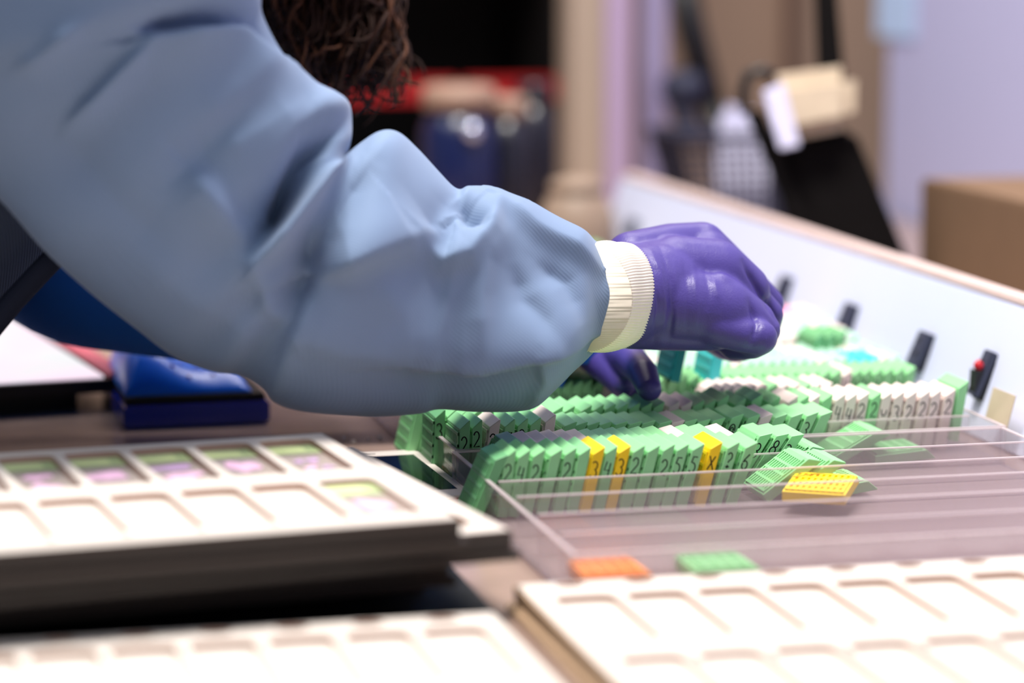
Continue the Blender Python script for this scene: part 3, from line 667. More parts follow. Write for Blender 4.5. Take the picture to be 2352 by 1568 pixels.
# hanging black bag with beige pouch
BD = 2.2
bgk = empty('black_bag', P(1930, 620, BD), 0, 'black slanted bag hung by a strap, beige pouch at its top', 'bag')
def quad_slab(px, d, th, name, mt, parent, bev=0.006):
    base = parent.location
    f = [P(u, v, d) - base for u, v in px]; bk = [P(u, v, d) + hd * th - base for u, v in px]
    # px order: bottom left, bottom right, top right, top left
    return MB().hexa([f[0], f[1], bk[1], bk[0], f[3], f[2], bk[2], bk[3]]).build(name, mt, parent, bev=bev)
quad_slab([(1850, 640), (2115, 660), (1965, 300), (1770, 320)], BD, 0.06, 'body', M['blackcloth'], bgk)
quad_slab([(1856, 600), (1900, 600), (1752, 250), (1712, 258)], BD - 0.012, 0.012, 'strap', M['blackcloth'], bgk, 0.003)
quad_slab([(1880, 240), (1945, 240), (1912, -160), (1868, -160)], BD + 0.03, 0.008, 'strap', M['blackcloth'], bgk, 0.002)
base = bgk.location
mb = MB().tube([P(1712, 262, BD) - base, P(1705, 215, BD) - base, P(1718, 172, BD) - base, P(1748, 160, BD) - base, P(1778, 178, BD) - base], 0.0045, 10); mb.build('loop', M['black'], bgk, smooth=True)
quad_slab([(1790, 330), (1968, 296), (1972, 150), (1752, 178)], BD - 0.03, 0.028, 'beige_pouch', M['beige'], bgk, 0.012)
quad_slab([(1792, 345), (1838, 335), (1800, 190), (1752, 210)], BD - 0.034, 0.004, 'paper_tag', M['paper'], bgk, 0.0012)
# wire basket with papers
q = P(1668, 500, 2.66)
bs = empty('wire_basket', (q.x, q.y, 0), 0, 'dark wire mesh basket standing behind the white panel', 'basket')
bw_, bd_, bh_ = 0.15, 0.10, 0.107
rimp = [(-0.060, -0.04, bh_), (0.060, -0.04, bh_), (0.060, 0.06, bh_), (-0.060, 0.06, bh_)]; botp = [(-0.03, -0.03, 0.0015), (0.05, -0.03, 0.0015), (0.05, 0.05, 0.0015), (-0.03, 0.05, 0.0015)]
mb = MB().tube(rimp + [rimp[0]], 0.004, 8); mb.build('rim', M['mesh'], bs)
mb = MB()
for k in range(4):
    a0, a1, b0, b1 = Vector(rimp[k]), Vector(rimp[(k + 1) % 4]), Vector(botp[k]), Vector(botp[(k + 1) % 4])
    for i in range(13):
        t = i / 12; mb.tube([a0.lerp(a1, t), b0.lerp(b1, t)], 0.0013, 5)
    for i in range(1, 12):
        t = i / 12; mb.tube([a0.lerp(b0, t), a1.lerp(b1, t)], 0.0013, 5)
mb.build('mesh_side', M['mesh'], bs)
MB().box((-0.03, -0.03, 0.0003), (0.05, 0.05, 0.003)).build('bottom', M['mesh'], bs)
pq = empty('paper_stack', (q.x + 0.012, q.y + 0.005, 0.0035), 0, 'white papers standing up in the wire basket', 'paper')
for k in range(3):
    MB().hexa([(-0.03, 0.006 * k - 0.012, 0), (0.03, 0.006 * k - 0.012, 0), (0.03, 0.006 * k - 0.0114, 0), (-0.03, 0.006 * k - 0.0114, 0),
               (-0.018 + 0.006 * k, 0.006 * k, 0.118 + 0.006 * k), (0.032, 0.006 * k, 0.112 + 0.004 * k), (0.032, 0.006 * k + 0.0006, 0.112 + 0.004 * k), (-0.018 + 0.006 * k, 0.006 * k + 0.0006, 0.118 + 0.006 * k)]).build('sheet', M['paper'], pq)
# black lamp arm
la = empty('lamp_stand', (P(1700, 470, 2.85).x, P(1700, 470, 2.85).y, 0), 0, 'black slanted lamp arm rising above the wire basket', 'lamp')
base = la.location
MB().lathe([(0.05, 0.0003), (0.05, 0.012), (0.03, 0.02), (0.01, 0.022)], (0, 0, 0), 28).build('foot', M['black'], la, smooth=True)
MB().tube([Vector((0, 0, 0.02)), P(1668, 330, 2.85) - base, P(1620, 210, 2.85) - base], [0.012, 0.013, 0.014], 14).build('lower_arm', M['black'], la, smooth=True)
MB().tube([P(1632, 240, 2.85) - base, P(1585, 60, 2.85) - base, P(1545, -160, 2.85) - base], [0.015, 0.016, 0.017], 14).build('upper_arm', M['black'], la, smooth=True)
MB().lathe([(0.012, -0.02), (0.024, -0.012), (0.024, 0.012), (0.012, 0.02)], P(1575, 205, 2.85) - base, 20).build('joint', M['mesh'], la, smooth=True)
MB().tube([P(1540, 190, 2.85) - base, P(1600, 330, 2.85) - base], [0.014, 0.010], 12).build('counterweight', M['clip'], la, smooth=True)

# ---------------------------------------------------------------- the person
def cr(pts, n):
    """resample a polyline of (a, b, ...) tuples with centripetal-ish smoothing"""
    pts = [np.array(p, float) for p in pts]; out = []
    m_ = len(pts) - 1
    for k in range(n):
        t = k / (n - 1) * m_; i = min(int(t), m_ - 1); f = t - i
        p0, p1, p2, p3 = pts[max(i - 1, 0)], pts[i], pts[i + 1], pts[min(i + 2, m_)]
        out.append(0.5 * ((2 * p1) + (-p0 + p2) * f + (2 * p0 - 5 * p1 + 4 * p2 - p3) * f * f + (-p0 + 3 * p1 - 3 * p2 + p3) * f ** 3))
    return out
def seg_dist(U, V, poly):
    best = np.full(U.shape, 1e9); along = np.zeros(U.shape); L = [0.0]
    for a, c in zip(poly[:-1], poly[1:]): L.append(L[-1] + math.hypot(c[0] - a[0], c[1] - a[1]))
    for k, (a, c) in enumerate(zip(poly[:-1], poly[1:])):
        dx, dy = c[0] - a[0], c[1] - a[1]; q2 = dx * dx + dy * dy
        t = np.clip(((U - a[0]) * dx + (V - a[1]) * dy) / q2, 0, 1)
        d = np.hypot(U - a[0] - t * dx, V - a[1] - t * dy); m_ = d < best
        best = np.where(m_, d, best); along = np.where(m_, (L[k] + t * math.sqrt(q2)) / L[-1], along)
    return best, along
def fold(U, V, poly, amp, wl, wr=None, taper=0.25):
    """a crease along poly: wl, wr = how wide it runs out to the left and right of the line as one walks along it"""
    d, s = seg_dist(U, V, poly)
    if wr is None: wd = wl
    else:
        side = np.zeros(U.shape); best = np.full(U.shape, 1e9)
        for a, c in zip(poly[:-1], poly[1:]):
            dx, dy = c[0] - a[0], c[1] - a[1]; t = np.clip(((U - a[0]) * dx + (V - a[1]) * dy) / (dx * dx + dy * dy), 0, 1)
            dd = np.hypot(U - a[0] - t * dx, V - a[1] - t * dy); cr_ = dx * (V - a[1]) - dy * (U - a[0])
            m_ = dd < best; best = np.where(m_, dd, best); side = np.where(m_, cr_, side)
        wd = np.where(side < 0, wl, wr)                  # image rows run downwards: negative = left of travel
    tp = np.clip(np.minimum(s, 1 - s) / taper, 0, 1); tp = 0.3 + 0.7 * tp
    return amp * tp * np.exp(-(d / wd) ** 1.6)
def relief(verts, folds, facing, gain=1.0):
    """push points of cloth along 'facing' where the creases run"""
    A = np.array([tuple(v) for v in verts]); q = A - np.array(EYE); d = q @ np.array(FW)
    U = 1176 + F * (q @ np.array(RT)) / d; V = 784 - F * (q @ np.array(CU)) / d
    disp = np.zeros(len(A))
    for fo in folds: disp += fold(U, V, fo[0], fo[1] * gain, *fo[2:])
    return A, disp

person = empty('person', P(-700, 900, 1.5), 0, 'person in light blue gown and purple gloves, reaching over the bench into the trays', 'person')
person.location = (-0.42, 1.62, -0.90)
PL = person.location.copy()
def pchild(name, verts, faces, mt, smooth=True):
    return obj(name, [Vector(v) - PL for v in verts], faces, mt, person, smooth)

# body: one continuous skinned figure under the clothes
def skinned(name, nodes, edges, mt, parent, sub=2):
    me = bpy.data.meshes.new(name); me.from_pydata([tuple(Vector(p) - PL) for p, r in nodes], edges, [])
    o = bpy.data.objects.new(name, me); COL.objects.link(o)
    sk = o.modifiers.new('s', 'SKIN'); sk.use_smooth_shade = True
    o.modifiers.new('d', 'SUBSURF').levels = sub; o.modifiers['d'].render_levels = sub
    for i, (p, r) in enumerate(nodes):
        v = me.skin_vertices[0].data[i]; v.radius = (r, r) if not isinstance(r, tuple) else r; v.use_root = (i == 0)
    bpy.context.view_layer.update()
    me2 = bpy.data.meshes.new_from_object(o.evaluated_get(bpy.context.evaluated_depsgraph_get()))
    bpy.data.objects.remove(o); me2.name = name; me2.materials.clear(); me2.materials.append(mt)
    me2.polygons.foreach_set('use_smooth', [True] * len(me2.polygons))
    o = bpy.data.objects.new(name, me2); COL.objects.link(o); o.parent = parent
    return o
hip = Vector((-0.42, 1.60, 0.02)); 
SR = P(120, -260, 1.36); SLf = P(40, -130, 1.66); neck = P(430, -300, 1.60); head = P(640, -430, 1.70)
WR = P(1395, 682, 1.512); ELB = P(560, 560, 1.42); WL = P(1300, 760, 1.66); ELBL = P(90, 470, 1.66)
spine = (SR + SLf) / 2
nodes = [(hip, 0.10), (hip.lerp(spine, 0.5) + Vector((0, 0, 0.0)), 0.085), (spine, 0.075), (neck, 0.055), (head, 0.075), (head + Vector((0.05, 0.01, -0.05)), 0.055),
         (SR, 0.045), (ELB, 0.036), (WR, 0.019), (SLf, 0.045), (ELBL, 0.036), (WL, 0.018),
         (hip + Vector((0.02, -0.09, -0.08)), 0.09), (Vector((-0.36, 1.50, -0.42)), 0.06), (Vector((-0.40, 1.50, -0.84)), 0.042), (Vector((-0.29, 1.50, -0.87)), 0.032),
         (hip + Vector((0.02, 0.09, -0.08)), 0.09), (Vector((-0.36, 1.72, -0.42)), 0.06), (Vector((-0.40, 1.72, -0.84)), 0.042), (Vector((-0.29, 1.72, -0.87)), 0.032)]
nodes.append((P(330, 612, 1.66), 0.030))
edges = [(0, 1), (1, 2), (2, 3), (3, 4), (4, 5), (2, 6), (6, 7), (7, 8), (2, 9), (9, 10), (10, 20), (20, 11), (0, 12), (12, 13), (13, 14), (14, 15), (0, 16), (16, 17), (17, 18), (18, 19)]
skinned('body', nodes, edges, M['skin'], person)
# trousers and shoes
for sgn, yk in ((-1, 1.50), (1, 1.72)):
    pass
def loft(rings, close=True, cap0=True, cap1=True):
    n = len(rings[0]); vs = [v for r in rings for v in r]; fs = []
    for i in range(len(rings) - 1):
        for k in range(n): fs.append((i * n + k, i * n + (k + 1) % n, (i + 1) * n + (k + 1) % n, (i + 1) * n + k))
    if cap0: fs.append(tuple(range(n - 1, -1, -1)))
    if cap1: fs.append(tuple((len(rings) - 1) * n + k for k in range(n)))
    return vs, fs
def tube_rings(pts, rads, sides=32):
    pts = [Vector(p) for p in pts]; out = []; prev = None
    for i, p in enumerate(pts):
        t = (pts[min(i + 1, len(pts) - 1)] - pts[max(i - 1, 0)]).normalized()
        ref = prev if prev is not None else Vector((0, 1, 0.001))
        a = (ref - t * ref.dot(t)).normalized(); prev = a; c = t.cross(a); ra, rc = rads[i] if isinstance(rads[i], tuple) else (rads[i], rads[i])
        out.append([p + a * (ra * math.cos(2 * math.pi * k / sides)) + c * (rc * math.sin(2 * math.pi * k / sides)) for k in range(sides)])
    return out
for yk in (1.50, 1.72):
    s = -1 if yk < 1.6 else 1
    vs, fs = loft(tube_rings([hip + Vector((0.02, s * 0.075, 0.06)), hip + Vector((0.02, s * 0.09, -0.1)), Vector((-0.355, yk, -0.42)), Vector((-0.40, yk, -0.82))], [0.12, 0.115, 0.085, 0.065]))
    pchild('trouser_leg', vs, fs, M['trouser'])
    mb = MB().box((-0.45, yk - 0.045, -0.8995), (-0.25, yk + 0.045, -0.86)).box((-0.45, yk - 0.042, -0.86), (-0.34, yk + 0.042, -0.81))
    o = mb.build('shoe', M['black'], person, bev=0.012); o.location = -PL

# dark top over the torso
ax = [(220, -230, 1.53), (60, -60, 1.53), (-297, 365, 1.54), (-620, 620, 1.55), (-1000, 700, 1.57), (-1450, 780, 1.6)]
ax = cr(ax, 40)
rg = tube_rings([P(*a) for a in ax], [(0.15, 0.115)] * 40, 48)
vs, fs = loft(rg)
pchild('scrub_top', vs, fs, M['scrub'])
# hem band of the top seen beside the sleeve
band = MB()
bp = [P(u, v, 1.440) for u, v in ((150, 565), (95, 622), (30, 692), (-50, 790))]; 
hemv = MB().tube([p for p in bp], 0.006, 8)

# gown: near sleeve
Tc = [(190, -330), (330, -400), (520, -400), (640, -300), (622, -120), (606, -50), (600, -5), (606, 40), (652, 125), (715, 185), (770, 212), (803, 238), (809, 300), (801, 345), (789, 366), (816, 338), (868, 303), (913, 303), (962, 345), (1042, 428), (1078, 428), (1130, 432), (1205, 466), (1285, 510), (1330, 540), (1352, 553)]
Bc = [(-60, -200), (-220, -130), (-370, -10), (-400, 110), (-330, 200), (-240, 265), (-130, 350), (0, 455), (110, 580), (200, 665), (300, 745), (370, 797), (430, 832), (490, 853), (550, 862), (603, 890), (632, 925), (700, 945), (850, 957), (960, 950), (1010, 940), (1100, 946), (1210, 941), (1262, 903), (1312, 850), (1350, 806)]
NS, NR = 300, 220
Ti = cr(Tc, NS); Bi = cr(Bc, NS)
def dep(cx): return 1.31 + (cx + 200) / 1600 * 0.195
rings = []; 
axis_pts = []
for a, c in zip(Ti, Bi):
    cx, cy = (a + c) / 2; axis_pts.append(P(cx, cy, dep(cx)))
for i, (a, c) in enumerate(zip(Ti, Bi)):
    cx, cy = (a + c) / 2; d = dep(cx); ctr = axis_pts[i]
    upv = (P(a[0], a[1], d) - P(c[0], c[1], d)) * 0.5
    tt = (axis_pts[min(i + 12, NS - 1)] - axis_pts[max(i - 12, 0)]).normalized()
    nrm = upv.normalized().cross(tt).normalized()
    if nrm.dot(FW) > 0: nrm = -nrm
    vd = (EYE - ctr); vd = vd - upv * (vd.dot(upv) / upv.length_squared); vd.normalize()
    fe = min(1.0, max(0.0, (i / (NS - 1) - 0.86) / 0.14)); nrm = (vd * (1 - fe) + nrm * fe).normalized()
    rd = upv.length * 0.78
    ring = []
    for k in range(NR):
        q = 2 * math.pi * k / NR; cq, sq = math.cos(q), math.sin(q)
        ring.append(ctr + upv * cq + nrm * rd * (abs(sq) ** 0.85) * (1 if sq >= 0 else -1))
    rings.append(ring)
vs, fs = loft(rings, cap0=True, cap1=False)
SFOLDS = [([(815, 255), (765, 285), (715, 330), (675, 420), (630, 510), (588, 566)], -0.024, 26, 26), ([(788, 372), (745, 425), (700, 480), (645, 545), (592, 598)], 0.017, 30, 18),
          ([(735, 628), (800, 612), (870, 592), (945, 572), (1000, 530)], 0.013, 110, 20), ([(738, 615), (770, 520), (815, 430), (860, 370)], -0.007, 26, 30), ([(1040, 440), (1005, 490), (985, 545)], -0.004, 30, 30),
          ([(975, 560), (1020, 608), (1080, 596), (1130, 535), (1150, 450)], 0.008, 55, 22), ([(1056, 452), (1080, 488), (1105, 528)], -0.012, 24, 26),
          ([(1150, 462), (1235, 530), (1310, 572), (1380, 622)], 0.008, 70, 16), ([(1180, 520), (1120, 600), (1108, 680), (1112, 800)], 0.005, 22, 60), ([(1230, 590), (1300, 650), (1330, 740)], -0.004, 24, 30), ([(1175, 600), (1200, 690), (1290, 770)], -0.004, 30, 24),
          ([(960, 838), (1110, 830), (1250, 797), (1384, 762)], 0.013, 95, 15), ([(1240, 800), (1250, 870), (1215, 940)], 0.004, 30, 14), ([(850, 900), (1000, 880), (1180, 860)], -0.005, 40, 40),
          ([(592, 600), (610, 660), (660, 750)], 0.006, 50, 26), ([(705, 520), (716, 620), (672, 730)], -0.008, 30, 38), ([(430, 385), (510, 480), (585, 575)], 0.007, 24, 60),
          ([(355, 80), (230, 215), (145, 295)], 0.006, 30, 12), ([(180, 60), (100, 130), (40, 160)], 0.006, 30, 22), ([(325, 90), (450, 72), (555, 82), (650, 140), (735, 190)], 0.010, 16, 90), ([(330, 62), (440, 52), (545, 55)], -0.010, 26, 16),
          ([(552, 60), (600, 95), (650, 140)], -0.012, 40, 14), ([(700, 235), (600, 300), (480, 360)], 0.006, 50, 70), ([(560, 250), (470, 340), (380, 420)], -0.004, 40, 50), ([(640, 110), (560, 200), (430, 300)], 0.004, 40, 60),
          ([(870, 640), (930, 720), (960, 820)], 0.003, 40, 50), ([(300, 560), (450, 680), (640, 790)], 0.004, 70, 60), ([(100, 300), (260, 470), (420, 600)], -0.004, 60, 60), ([(660, 760), (800, 800), (950, 810)], 0.004, 60, 40)]
A, disp = relief(vs, SFOLDS, None, 1.25)
# surface normals by ring geometry: push along the local outward direction, near side only
Ar = A.reshape(NS, NR, 3); ctrs = np.array([tuple(p) for p in axis_pts])[:, None, :]
out = Ar - ctrs; out /= np.linalg.norm(out, axis=2, keepdims=True) + 1e-9
near = np.clip(-(out @ np.array(FW)), 0, 1)
rs = np.random.RandomState(3)
tgrid = np.linspace(0, 1, NS)[:, None]; kg = np.linspace(0, 2 * math.pi, NR, endpoint=False)[None, :]
soft = np.zeros((NS, NR))
for _ in range(14):
    f1, f2, p1, p2 = rs.uniform(3, 15), rs.randint(1, 5), rs.uniform(0, 6.3), rs.uniform(0, 6.3)
    soft += 0.0007 * np.sin(2 * math.pi * f1 * tgrid + p1 + f2 * kg * (1 if rs.rand() < .5 else -1) + p2)
Dp = (disp.reshape(NS, NR) * near ** 0.6 + soft * near)[:, :, None] * out
vs = (Ar + Dp).reshape(-1, 3)
nv = len(vs)
# inner lip of the sleeve end
last = Ar[-1]; cl = ctrs[-1]
inner = last + (cl - last) * 0.10
inner2 = inner + (ctrs[-14] - cl)
vs = np.vstack([vs, inner, inner2]); b0 = nv - NR
for rr in range(2):
    for k in range(NR): fs.append((b0 + rr * NR + k, b0 + rr * NR + (k + 1) % NR, b0 + (rr + 1) * NR + (k + 1) % NR, b0 + (rr + 1) * NR + k))
gv = [tuple(v) for v in vs]; gf = list(fs); 
pchild('gown_sleeve', gv, gf, M['gown'])
# far sleeve
axl = cr([(40, -100, 1.66), (20, 200, 1.66), (70, 420, 1.66), (170, 560, 1.66), (330, 610, 1.66), (620, 660, 1.66), (980, 730, 1.67), (1300, 770, 1.66), (1345, 790, 1.66)], 60)
rl = [0.070 - 0.012 * min(1, i / 22) - 0.023 * max(0, (i - 22) / 37) for i in range(60)]
vs, fs = loft(tube_rings([P(*a) for a in axl], rl, 40))
pchild('gown_sleeve', vs, fs, M['gown2'])
# gown over the shoulders and back
axg = cr([(560, -430, 1.62), (380, -350, 1.56), (120, -250, 1.50), (-300, 0, 1.52), (-800, 330, 1.54), (-1500, 640, 1.53), (-2150, 1010, 1.50)], 30)
vs, fs = loft(tube_rings([P(*a) for a in axg], [(0.045 + 0.13 * min(1, i / 9), 0.045 + 0.072 * min(1, i / 9)) for i in range(30)], 40))
pchild('gown_back', vs, fs, M['gown'])

# knit cuffs
def cuff(p0, p1, r0, r1, name='knit_cuff', ribs=110, flare=1.0, squash=0.86, sub=6):
    p0, p1 = Vector(p0), Vector(p1); t = (p1 - p0).normalized(); a = (UP - t * UP.dot(t)).normalized(); c = t.cross(a)
    n = ribs * sub; rings = []
    st = [(-0.25, r0 * 0.96), (0, r0), (0.25, r0 * 1.01), (0.5, (r0 + r1) / 2 * 1.01), (0.75, r1 * 1.015), (0.95, r1 * 1.02), (1.0, r1 * 1.0), (0.985, r1 * 0.95), (0.8, r1 * 0.93)]
    st = cr(st, 40)
    for s, r in st:
        ring = []
        for k in range(n):
            q = 2 * math.pi * k / n
            rr = r + 0.0003 * math.cos(ribs * q) + 0.0007 * math.sin(3 * q + 5 * s) * math.sin(9 * s + q)
            ring.append(p0 + t * ((p1 - p0).length * s) + a * (rr * math.cos(q)) + c * (rr * squash * math.sin(q)))
        rings.append(ring)
    vs, fs = loft(rings, cap0=True, cap1=False)
    return pchild(name, vs, fs, M['cuff'])
cuff(P(1372, 682, 1.492), P(1447, 677, 1.545), 0.0292, 0.0286, ribs=110, sub=5)
cuff(P(1320, 775, 1.655), P(1365, 795, 1.66), 0.024, 0.024, ribs=50, sub=4)

# gloves: palm and five fingers fused into one surface
def glove(chains, blobs, voxel, folds, name='nitrile_glove', smooth_it=6):
    bm = bmesh.new()
    def add_sphere(p, r, sc_=(1, 1, 1), rot=None):
        mt = Matrix.Translation(Vector(p) - PL) @ (rot if rot is not None else Matrix.Identity(4)) @ Matrix.Diagonal((r * sc_[0], r * sc_[1], r * sc_[2], 1))
        bmesh.ops.create_icosphere(bm, subdivisions=3, radius=1.0, matrix=mt)
    for ch in chains:
        for (p, r), (p2, r2) in zip(ch[:-1], ch[1:]):
            L = (Vector(p2) - Vector(p)).length; n = max(2, int(L / (min(r, r2) * 0.28)))
            for k in range(n + 1):
                t = k / n; add_sphere(Vector(p).lerp(Vector(p2), t), r + (r2 - r) * t)
    for p, r, s_, rot in blobs: add_sphere(p, r, s_, rot)
    me = bpy.data.meshes.new(name); bm.to_mesh(me); bm.free()
    o = bpy.data.objects.new(name, me); COL.objects.link(o)
    rm = o.modifiers.new('r', 'REMESH'); rm.mode = 'VOXEL'; rm.voxel_size = voxel
    sm = o.modifiers.new('s', 'SMOOTH'); sm.iterations = smooth_it; sm.factor = 0.5
    bpy.context.view_layer.update()
    me2 = bpy.data.meshes.new_from_object(o.evaluated_get(bpy.context.evaluated_depsgraph_get()))
    bpy.data.objects.remove(o)
    n = len(me2.vertices); co = np.zeros(n * 3); me2.vertices.foreach_get('co', co); co = co.reshape(-1, 3)
    no = np.zeros(n * 3); me2.vertices.foreach_get('normal', no); no = no.reshape(-1, 3)
    if folds:
        W_ = co + np.array(PL); A, dsp = relief([tuple(x) for x in W_], folds, None)
        nearf = np.clip(-(no @ np.array(FW)) * 1.5, 0, 1)
        co = co + no * (dsp * nearf)[:, None]; me2.vertices.foreach_set('co', co.ravel())
    me2.materials.clear(); me2.materials.append(M['glove']); me2.polygons.foreach_set('use_smooth', [True] * len(me2.polygons)); me2.name = name; me2.update()
    o = bpy.data.objects.new(name, me2); COL.objects.link(o); o.parent = person
    return o
K = {'i': P(1618, 556, 1.575), 'm': P(1650, 605, 1.552), 'r': P(1652, 668, 1.534), 'p': P(1640, 750, 1.528)}
wr_ = P(1425, 682, 1.525)
def W2(u, v, d): return P(u, v, d)
chains = [
    [(P(1400, 682, 1.515), 0.0262), (P(1460, 676, 1.53), 0.0275), (P(1505, 670, 1.54), 0.0275)],
    # back of the hand
    [(P(1450, 592, 1.548), 0.0150), (P(1540, 571, 1.568), 0.0145), (P(1612, 560, 1.578), 0.0128)],
    [(P(1450, 640, 1.532), 0.0190), (P(1550, 620, 1.549), 0.0180), (P(1640, 612, 1.562), 0.0140)],
    [(P(1450, 690, 1.528), 0.0200), (P(1550, 680, 1.535), 0.0185), (P(1640, 672, 1.546), 0.0140)],
    [(P(1450, 740, 1.530), 0.0150), (P(1550, 748, 1.534), 0.0140), (P(1640, 756, 1.536), 0.0120)],
    [(P(1460, 665, 1.550), 0.022), (P(1560, 660, 1.560), 0.021), (P(1620, 665, 1.565), 0.019)],
    [(P(1470, 735, 1.548), 0.0165), (P(1570, 745, 1.558), 0.0150), (P(1630, 750, 1.560), 0.0140)],
    [(P(1630, 640, 1.558), 0.0185), (P(1690, 680, 1.566), 0.0160), (P(1740, 722, 1.572), 0.0115)],
    [(P(1640, 720, 1.543), 0.0170), (P(1700, 738, 1.546), 0.0145), (P(1745, 758, 1.550), 0.0115)],
    [(P(1625, 590, 1.570), 0.0150), (P(1680, 635, 1.580), 0.0125)],
    [(P(1550, 700, 1.533), 0.0215), (P(1650, 716, 1.538), 0.0205), (P(1722, 745, 1.546), 0.0150)],
    [(P(1550, 628, 1.550), 0.0215), (P(1640, 632, 1.556), 0.0205), (P(1702, 668, 1.564), 0.0165)],
    # index
    [(P(1620, 556, 1.575), 0.0112), (P(1700, 632, 1.588), 0.0105), (P(1765, 697, 1.600), 0.0093)], [(P(1765, 697, 1.600), 0.0093), (P(1748, 770, 1.612), 0.0084)], [(P(1748, 770, 1.612), 0.0084), (P(1705, 798, 1.616), 0.0078)],
    # middle
    [(K['m'], 0.0106), (P(1712, 668, 1.566), 0.0098), (P(1762, 722, 1.572), 0.0095)], [(P(1762, 722, 1.572), 0.0095), (P(1752, 775, 1.586), 0.0086)], [(P(1752, 775, 1.586), 0.0086), (P(1706, 798, 1.594), 0.0080)],
    # ring
    [(K['r'], 0.0102), (P(1712, 715, 1.540), 0.0095), (P(1756, 757, 1.545), 0.0092)], [(P(1756, 757, 1.545), 0.0092), (P(1732, 788, 1.560), 0.0084)], [(P(1732, 788, 1.560), 0.0084), (P(1694, 797, 1.570), 0.0078)],
    # little
    [(K['p'], 0.0108), (P(1700, 768, 1.528), 0.0098), (P(1746, 775, 1.530), 0.0098)], [(P(1746, 775, 1.530), 0.0098), (P(1728, 790, 1.548), 0.0086)], [(P(1728, 790, 1.548), 0.0086), (P(1682, 794, 1.560), 0.0078)],
    # thumb, on the far side, closing under the fingers
    [(P(1470, 640, 1.56), 0.0135), (P(1545, 700, 1.588), 0.0125), (P(1610, 750, 1.606), 0.0110)], [(P(1610, 750, 1.606), 0.0110), (P(1665, 790, 1.618), 0.0095)], [(P(1665, 790, 1.618), 0.0095), (P(1690, 800, 1.620), 0.0085)],
]
GF = [([(1470, 556), (1500, 620), (1512, 700), (1500, 790)], -0.0010, 5), ([(1485, 552), (1516, 620), (1528, 700), (1518, 795)], 0.0009, 6), ([(1510, 548), (1540, 640), (1545, 720), (1535, 795)], -0.0008, 6),
      ([(1548, 600), (1556, 680), (1550, 770)], 0.0007, 6), ([(1570, 590), (1580, 680), (1576, 770)], -0.0006, 6), ([(1590, 600), (1602, 690), (1596, 760)], 0.0006, 6), ([(1615, 600), (1628, 670), (1622, 740)], -0.0006, 6), ([(1640, 640), (1652, 690)], 0.0006, 6),
      ([(1440, 560), (1468, 620), (1482, 700), (1470, 790)], 0.0009, 5),
      ([(1708, 600), (1745, 668), (1786, 738)], -0.0030, 7), ([(1722, 690), (1738, 745), (1728, 792)], -0.0020, 7), ([(1530, 778), (1600, 785), (1660, 782)], -0.0006, 8)]
glove(chains, [], 0.0011, GF, smooth_it=22)
chains2 = [
    [(P(1345, 800, 1.665), 0.020), (P(1385, 812, 1.655), 0.0155), (P(1420, 822, 1.645), 0.013)],
    [(P(1400, 812, 1.640), 0.0105), (P(1450, 828, 1.600), 0.0095), (P(1478, 858, 1.575), 0.0085)], [(P(1478, 858, 1.575), 0.0085), (P(1492, 893, 1.560), 0.0070)],
    [(P(1400, 815, 1.660), 0.010), (P(1440, 836, 1.640), 0.009), (P(1462, 868, 1.625), 0.008)], [(P(1462, 868, 1.625), 0.008), (P(1468, 900, 1.612), 0.007)],
    [(P(1395, 815, 1.675), 0.010), (P(1430, 836, 1.665), 0.009), (P(1448, 868, 1.655), 0.008)], [(P(1448, 868, 1.655), 0.008), (P(1450, 895, 1.645), 0.007)],
    [(P(1385, 815, 1.685), 0.009), (P(1415, 836, 1.69), 0.008), (P(1430, 868, 1.685), 0.0075)], [(P(1430, 868, 1.685), 0.0075), (P(1432, 890, 1.68), 0.0065)],
    [(P(1360, 812, 1.645), 0.011), (P(1385, 836, 1.630), 0.010), (P(1412, 862, 1.615), 0.009)], [(P(1412, 862, 1.615), 0.009), (P(1430, 885, 1.605), 0.0075)],
]
glove(chains2, [], 0.0012, None)

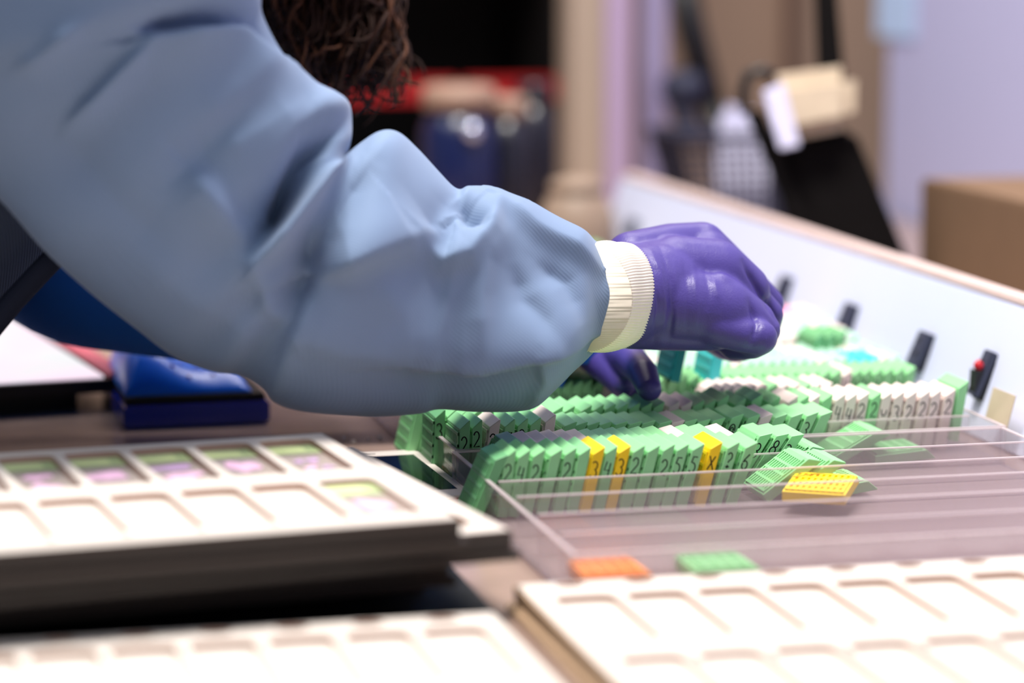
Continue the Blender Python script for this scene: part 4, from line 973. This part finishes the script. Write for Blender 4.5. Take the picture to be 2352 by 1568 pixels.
# hair: a dark mass with curling locks
hv, hm = MB(), MB()
rnd = random.Random(11)
def lock(u0, v0, u1, v1, d, r, mb, curl=1.0, n=34):
    ph, ph2 = rnd.uniform(0, 6.28), rnd.uniform(0, 6.28); fr = rnd.uniform(1.6, 2.9); am = rnd.uniform(0.004, 0.010) * curl
    pts = []; rad = []
    for k in range(n):
        t = k / (n - 1); e = 0.25 + 0.75 * t
        b_ = P(u0 + (u1 - u0) * (t ** 1.15), v0 + (v1 - v0) * t, d)
        b_ = b_ + RT * (am * e * math.sin(ph + fr * 6.28 * t)) + hd * (am * e * math.cos(ph + fr * 6.28 * t)) + UP * (am * 0.5 * math.sin(ph2 + fr * 9 * t))
        pts.append(b_); rad.append(r * (1.0 - 0.65 * t) if t < 0.97 else r * 0.12)
    mb.tube(pts, rad, 6)
for k in range(360):
    s = rnd.random(); u0 = 540 + 330 * s + rnd.uniform(-30, 30); u1 = 610 + 315 * s + rnd.uniform(-25, 25)
    lock(u0, -260 + rnd.uniform(-60, 60), u1, rnd.uniform(120, 235) if u1 > 680 else rnd.uniform(60, 130), 1.70 + rnd.uniform(-0.045, 0.045), rnd.uniform(0.0010, 0.0027), hv if rnd.random() < 0.72 else hm, rnd.uniform(0.8, 1.5))
for k in range(26):
    u1 = rnd.uniform(780, 942); lock(rnd.uniform(700, 840), -220, u1, rnd.uniform(190, 262), 1.69 + rnd.uniform(-0.03, 0.03), 0.0017, hm if k % 2 else hv, 1.9)
sk_ = MB(); 
for zz in range(1):
    pass
hr = [P(640, -430, 1.70), P(690, -250, 1.71), P(720, -110, 1.715), P(740, 0, 1.73), P(760, 90, 1.73)]
hv2, hf2 = loft(tube_rings(hr, [(0.108, 0.105), (0.09, 0.08), (0.06, 0.052), (0.045, 0.040), (0.03, 0.022)], 24))
hv.add(hv2, hf2)
cap = bmesh.new(); bmesh.ops.create_uvsphere(cap, u_segments=28, v_segments=18, radius=1.0)
hc = P(655, -440, 1.70)
hv.add([hc + RT * (v.co.x * 0.092) + hd * (v.co.y * 0.094) + UP * (v.co.z * 0.088) for v in cap.verts], [tuple(v.index for v in f.verts) for f in cap.faces]); cap.free()
o = pchild('hair', hv.v + hm.v, hv.f + [tuple(i + len(hv.v) for i in f) for f in hm.f], [M['hair'], M['hair_light']])
mi = [0] * len(hv.f) + [1] * len(hm.f)
o.data.polygons.foreach_set('material_index', mi)
o = hemv.build('hem_band', M['placket'], person, smooth=True); o.location = -PL
# pieces that belong to a part go one level deeper
for o_ in list(bpy.data.objects):
    if o_.parent is None or o_.type != 'MESH': continue
    want = {'home_button': 'front_bezel', 'earpiece': 'front_bezel', 'screen_glass': 'front_bezel', 'label_writing_area': 'label_band', 'screw_hole': 'plate', 'red_button': 'plate', 'lever': 'plate', 'hem_band': 'scrub_top', 'glint_ball': 'body',
            'paper_tag': 'beige_pouch', 'dot_print': 'pouch', 'flap_seam': 'carton', 'red_rail': 'carcass', 'mesh_side': 'rim'}.get(o_.name.split('.')[0])
    if want:
        par = [c for c in o_.parent.children if c.name.split('.')[0] == want]
        if par and par[0].location.length < 1e-9: o_.parent = par[0]
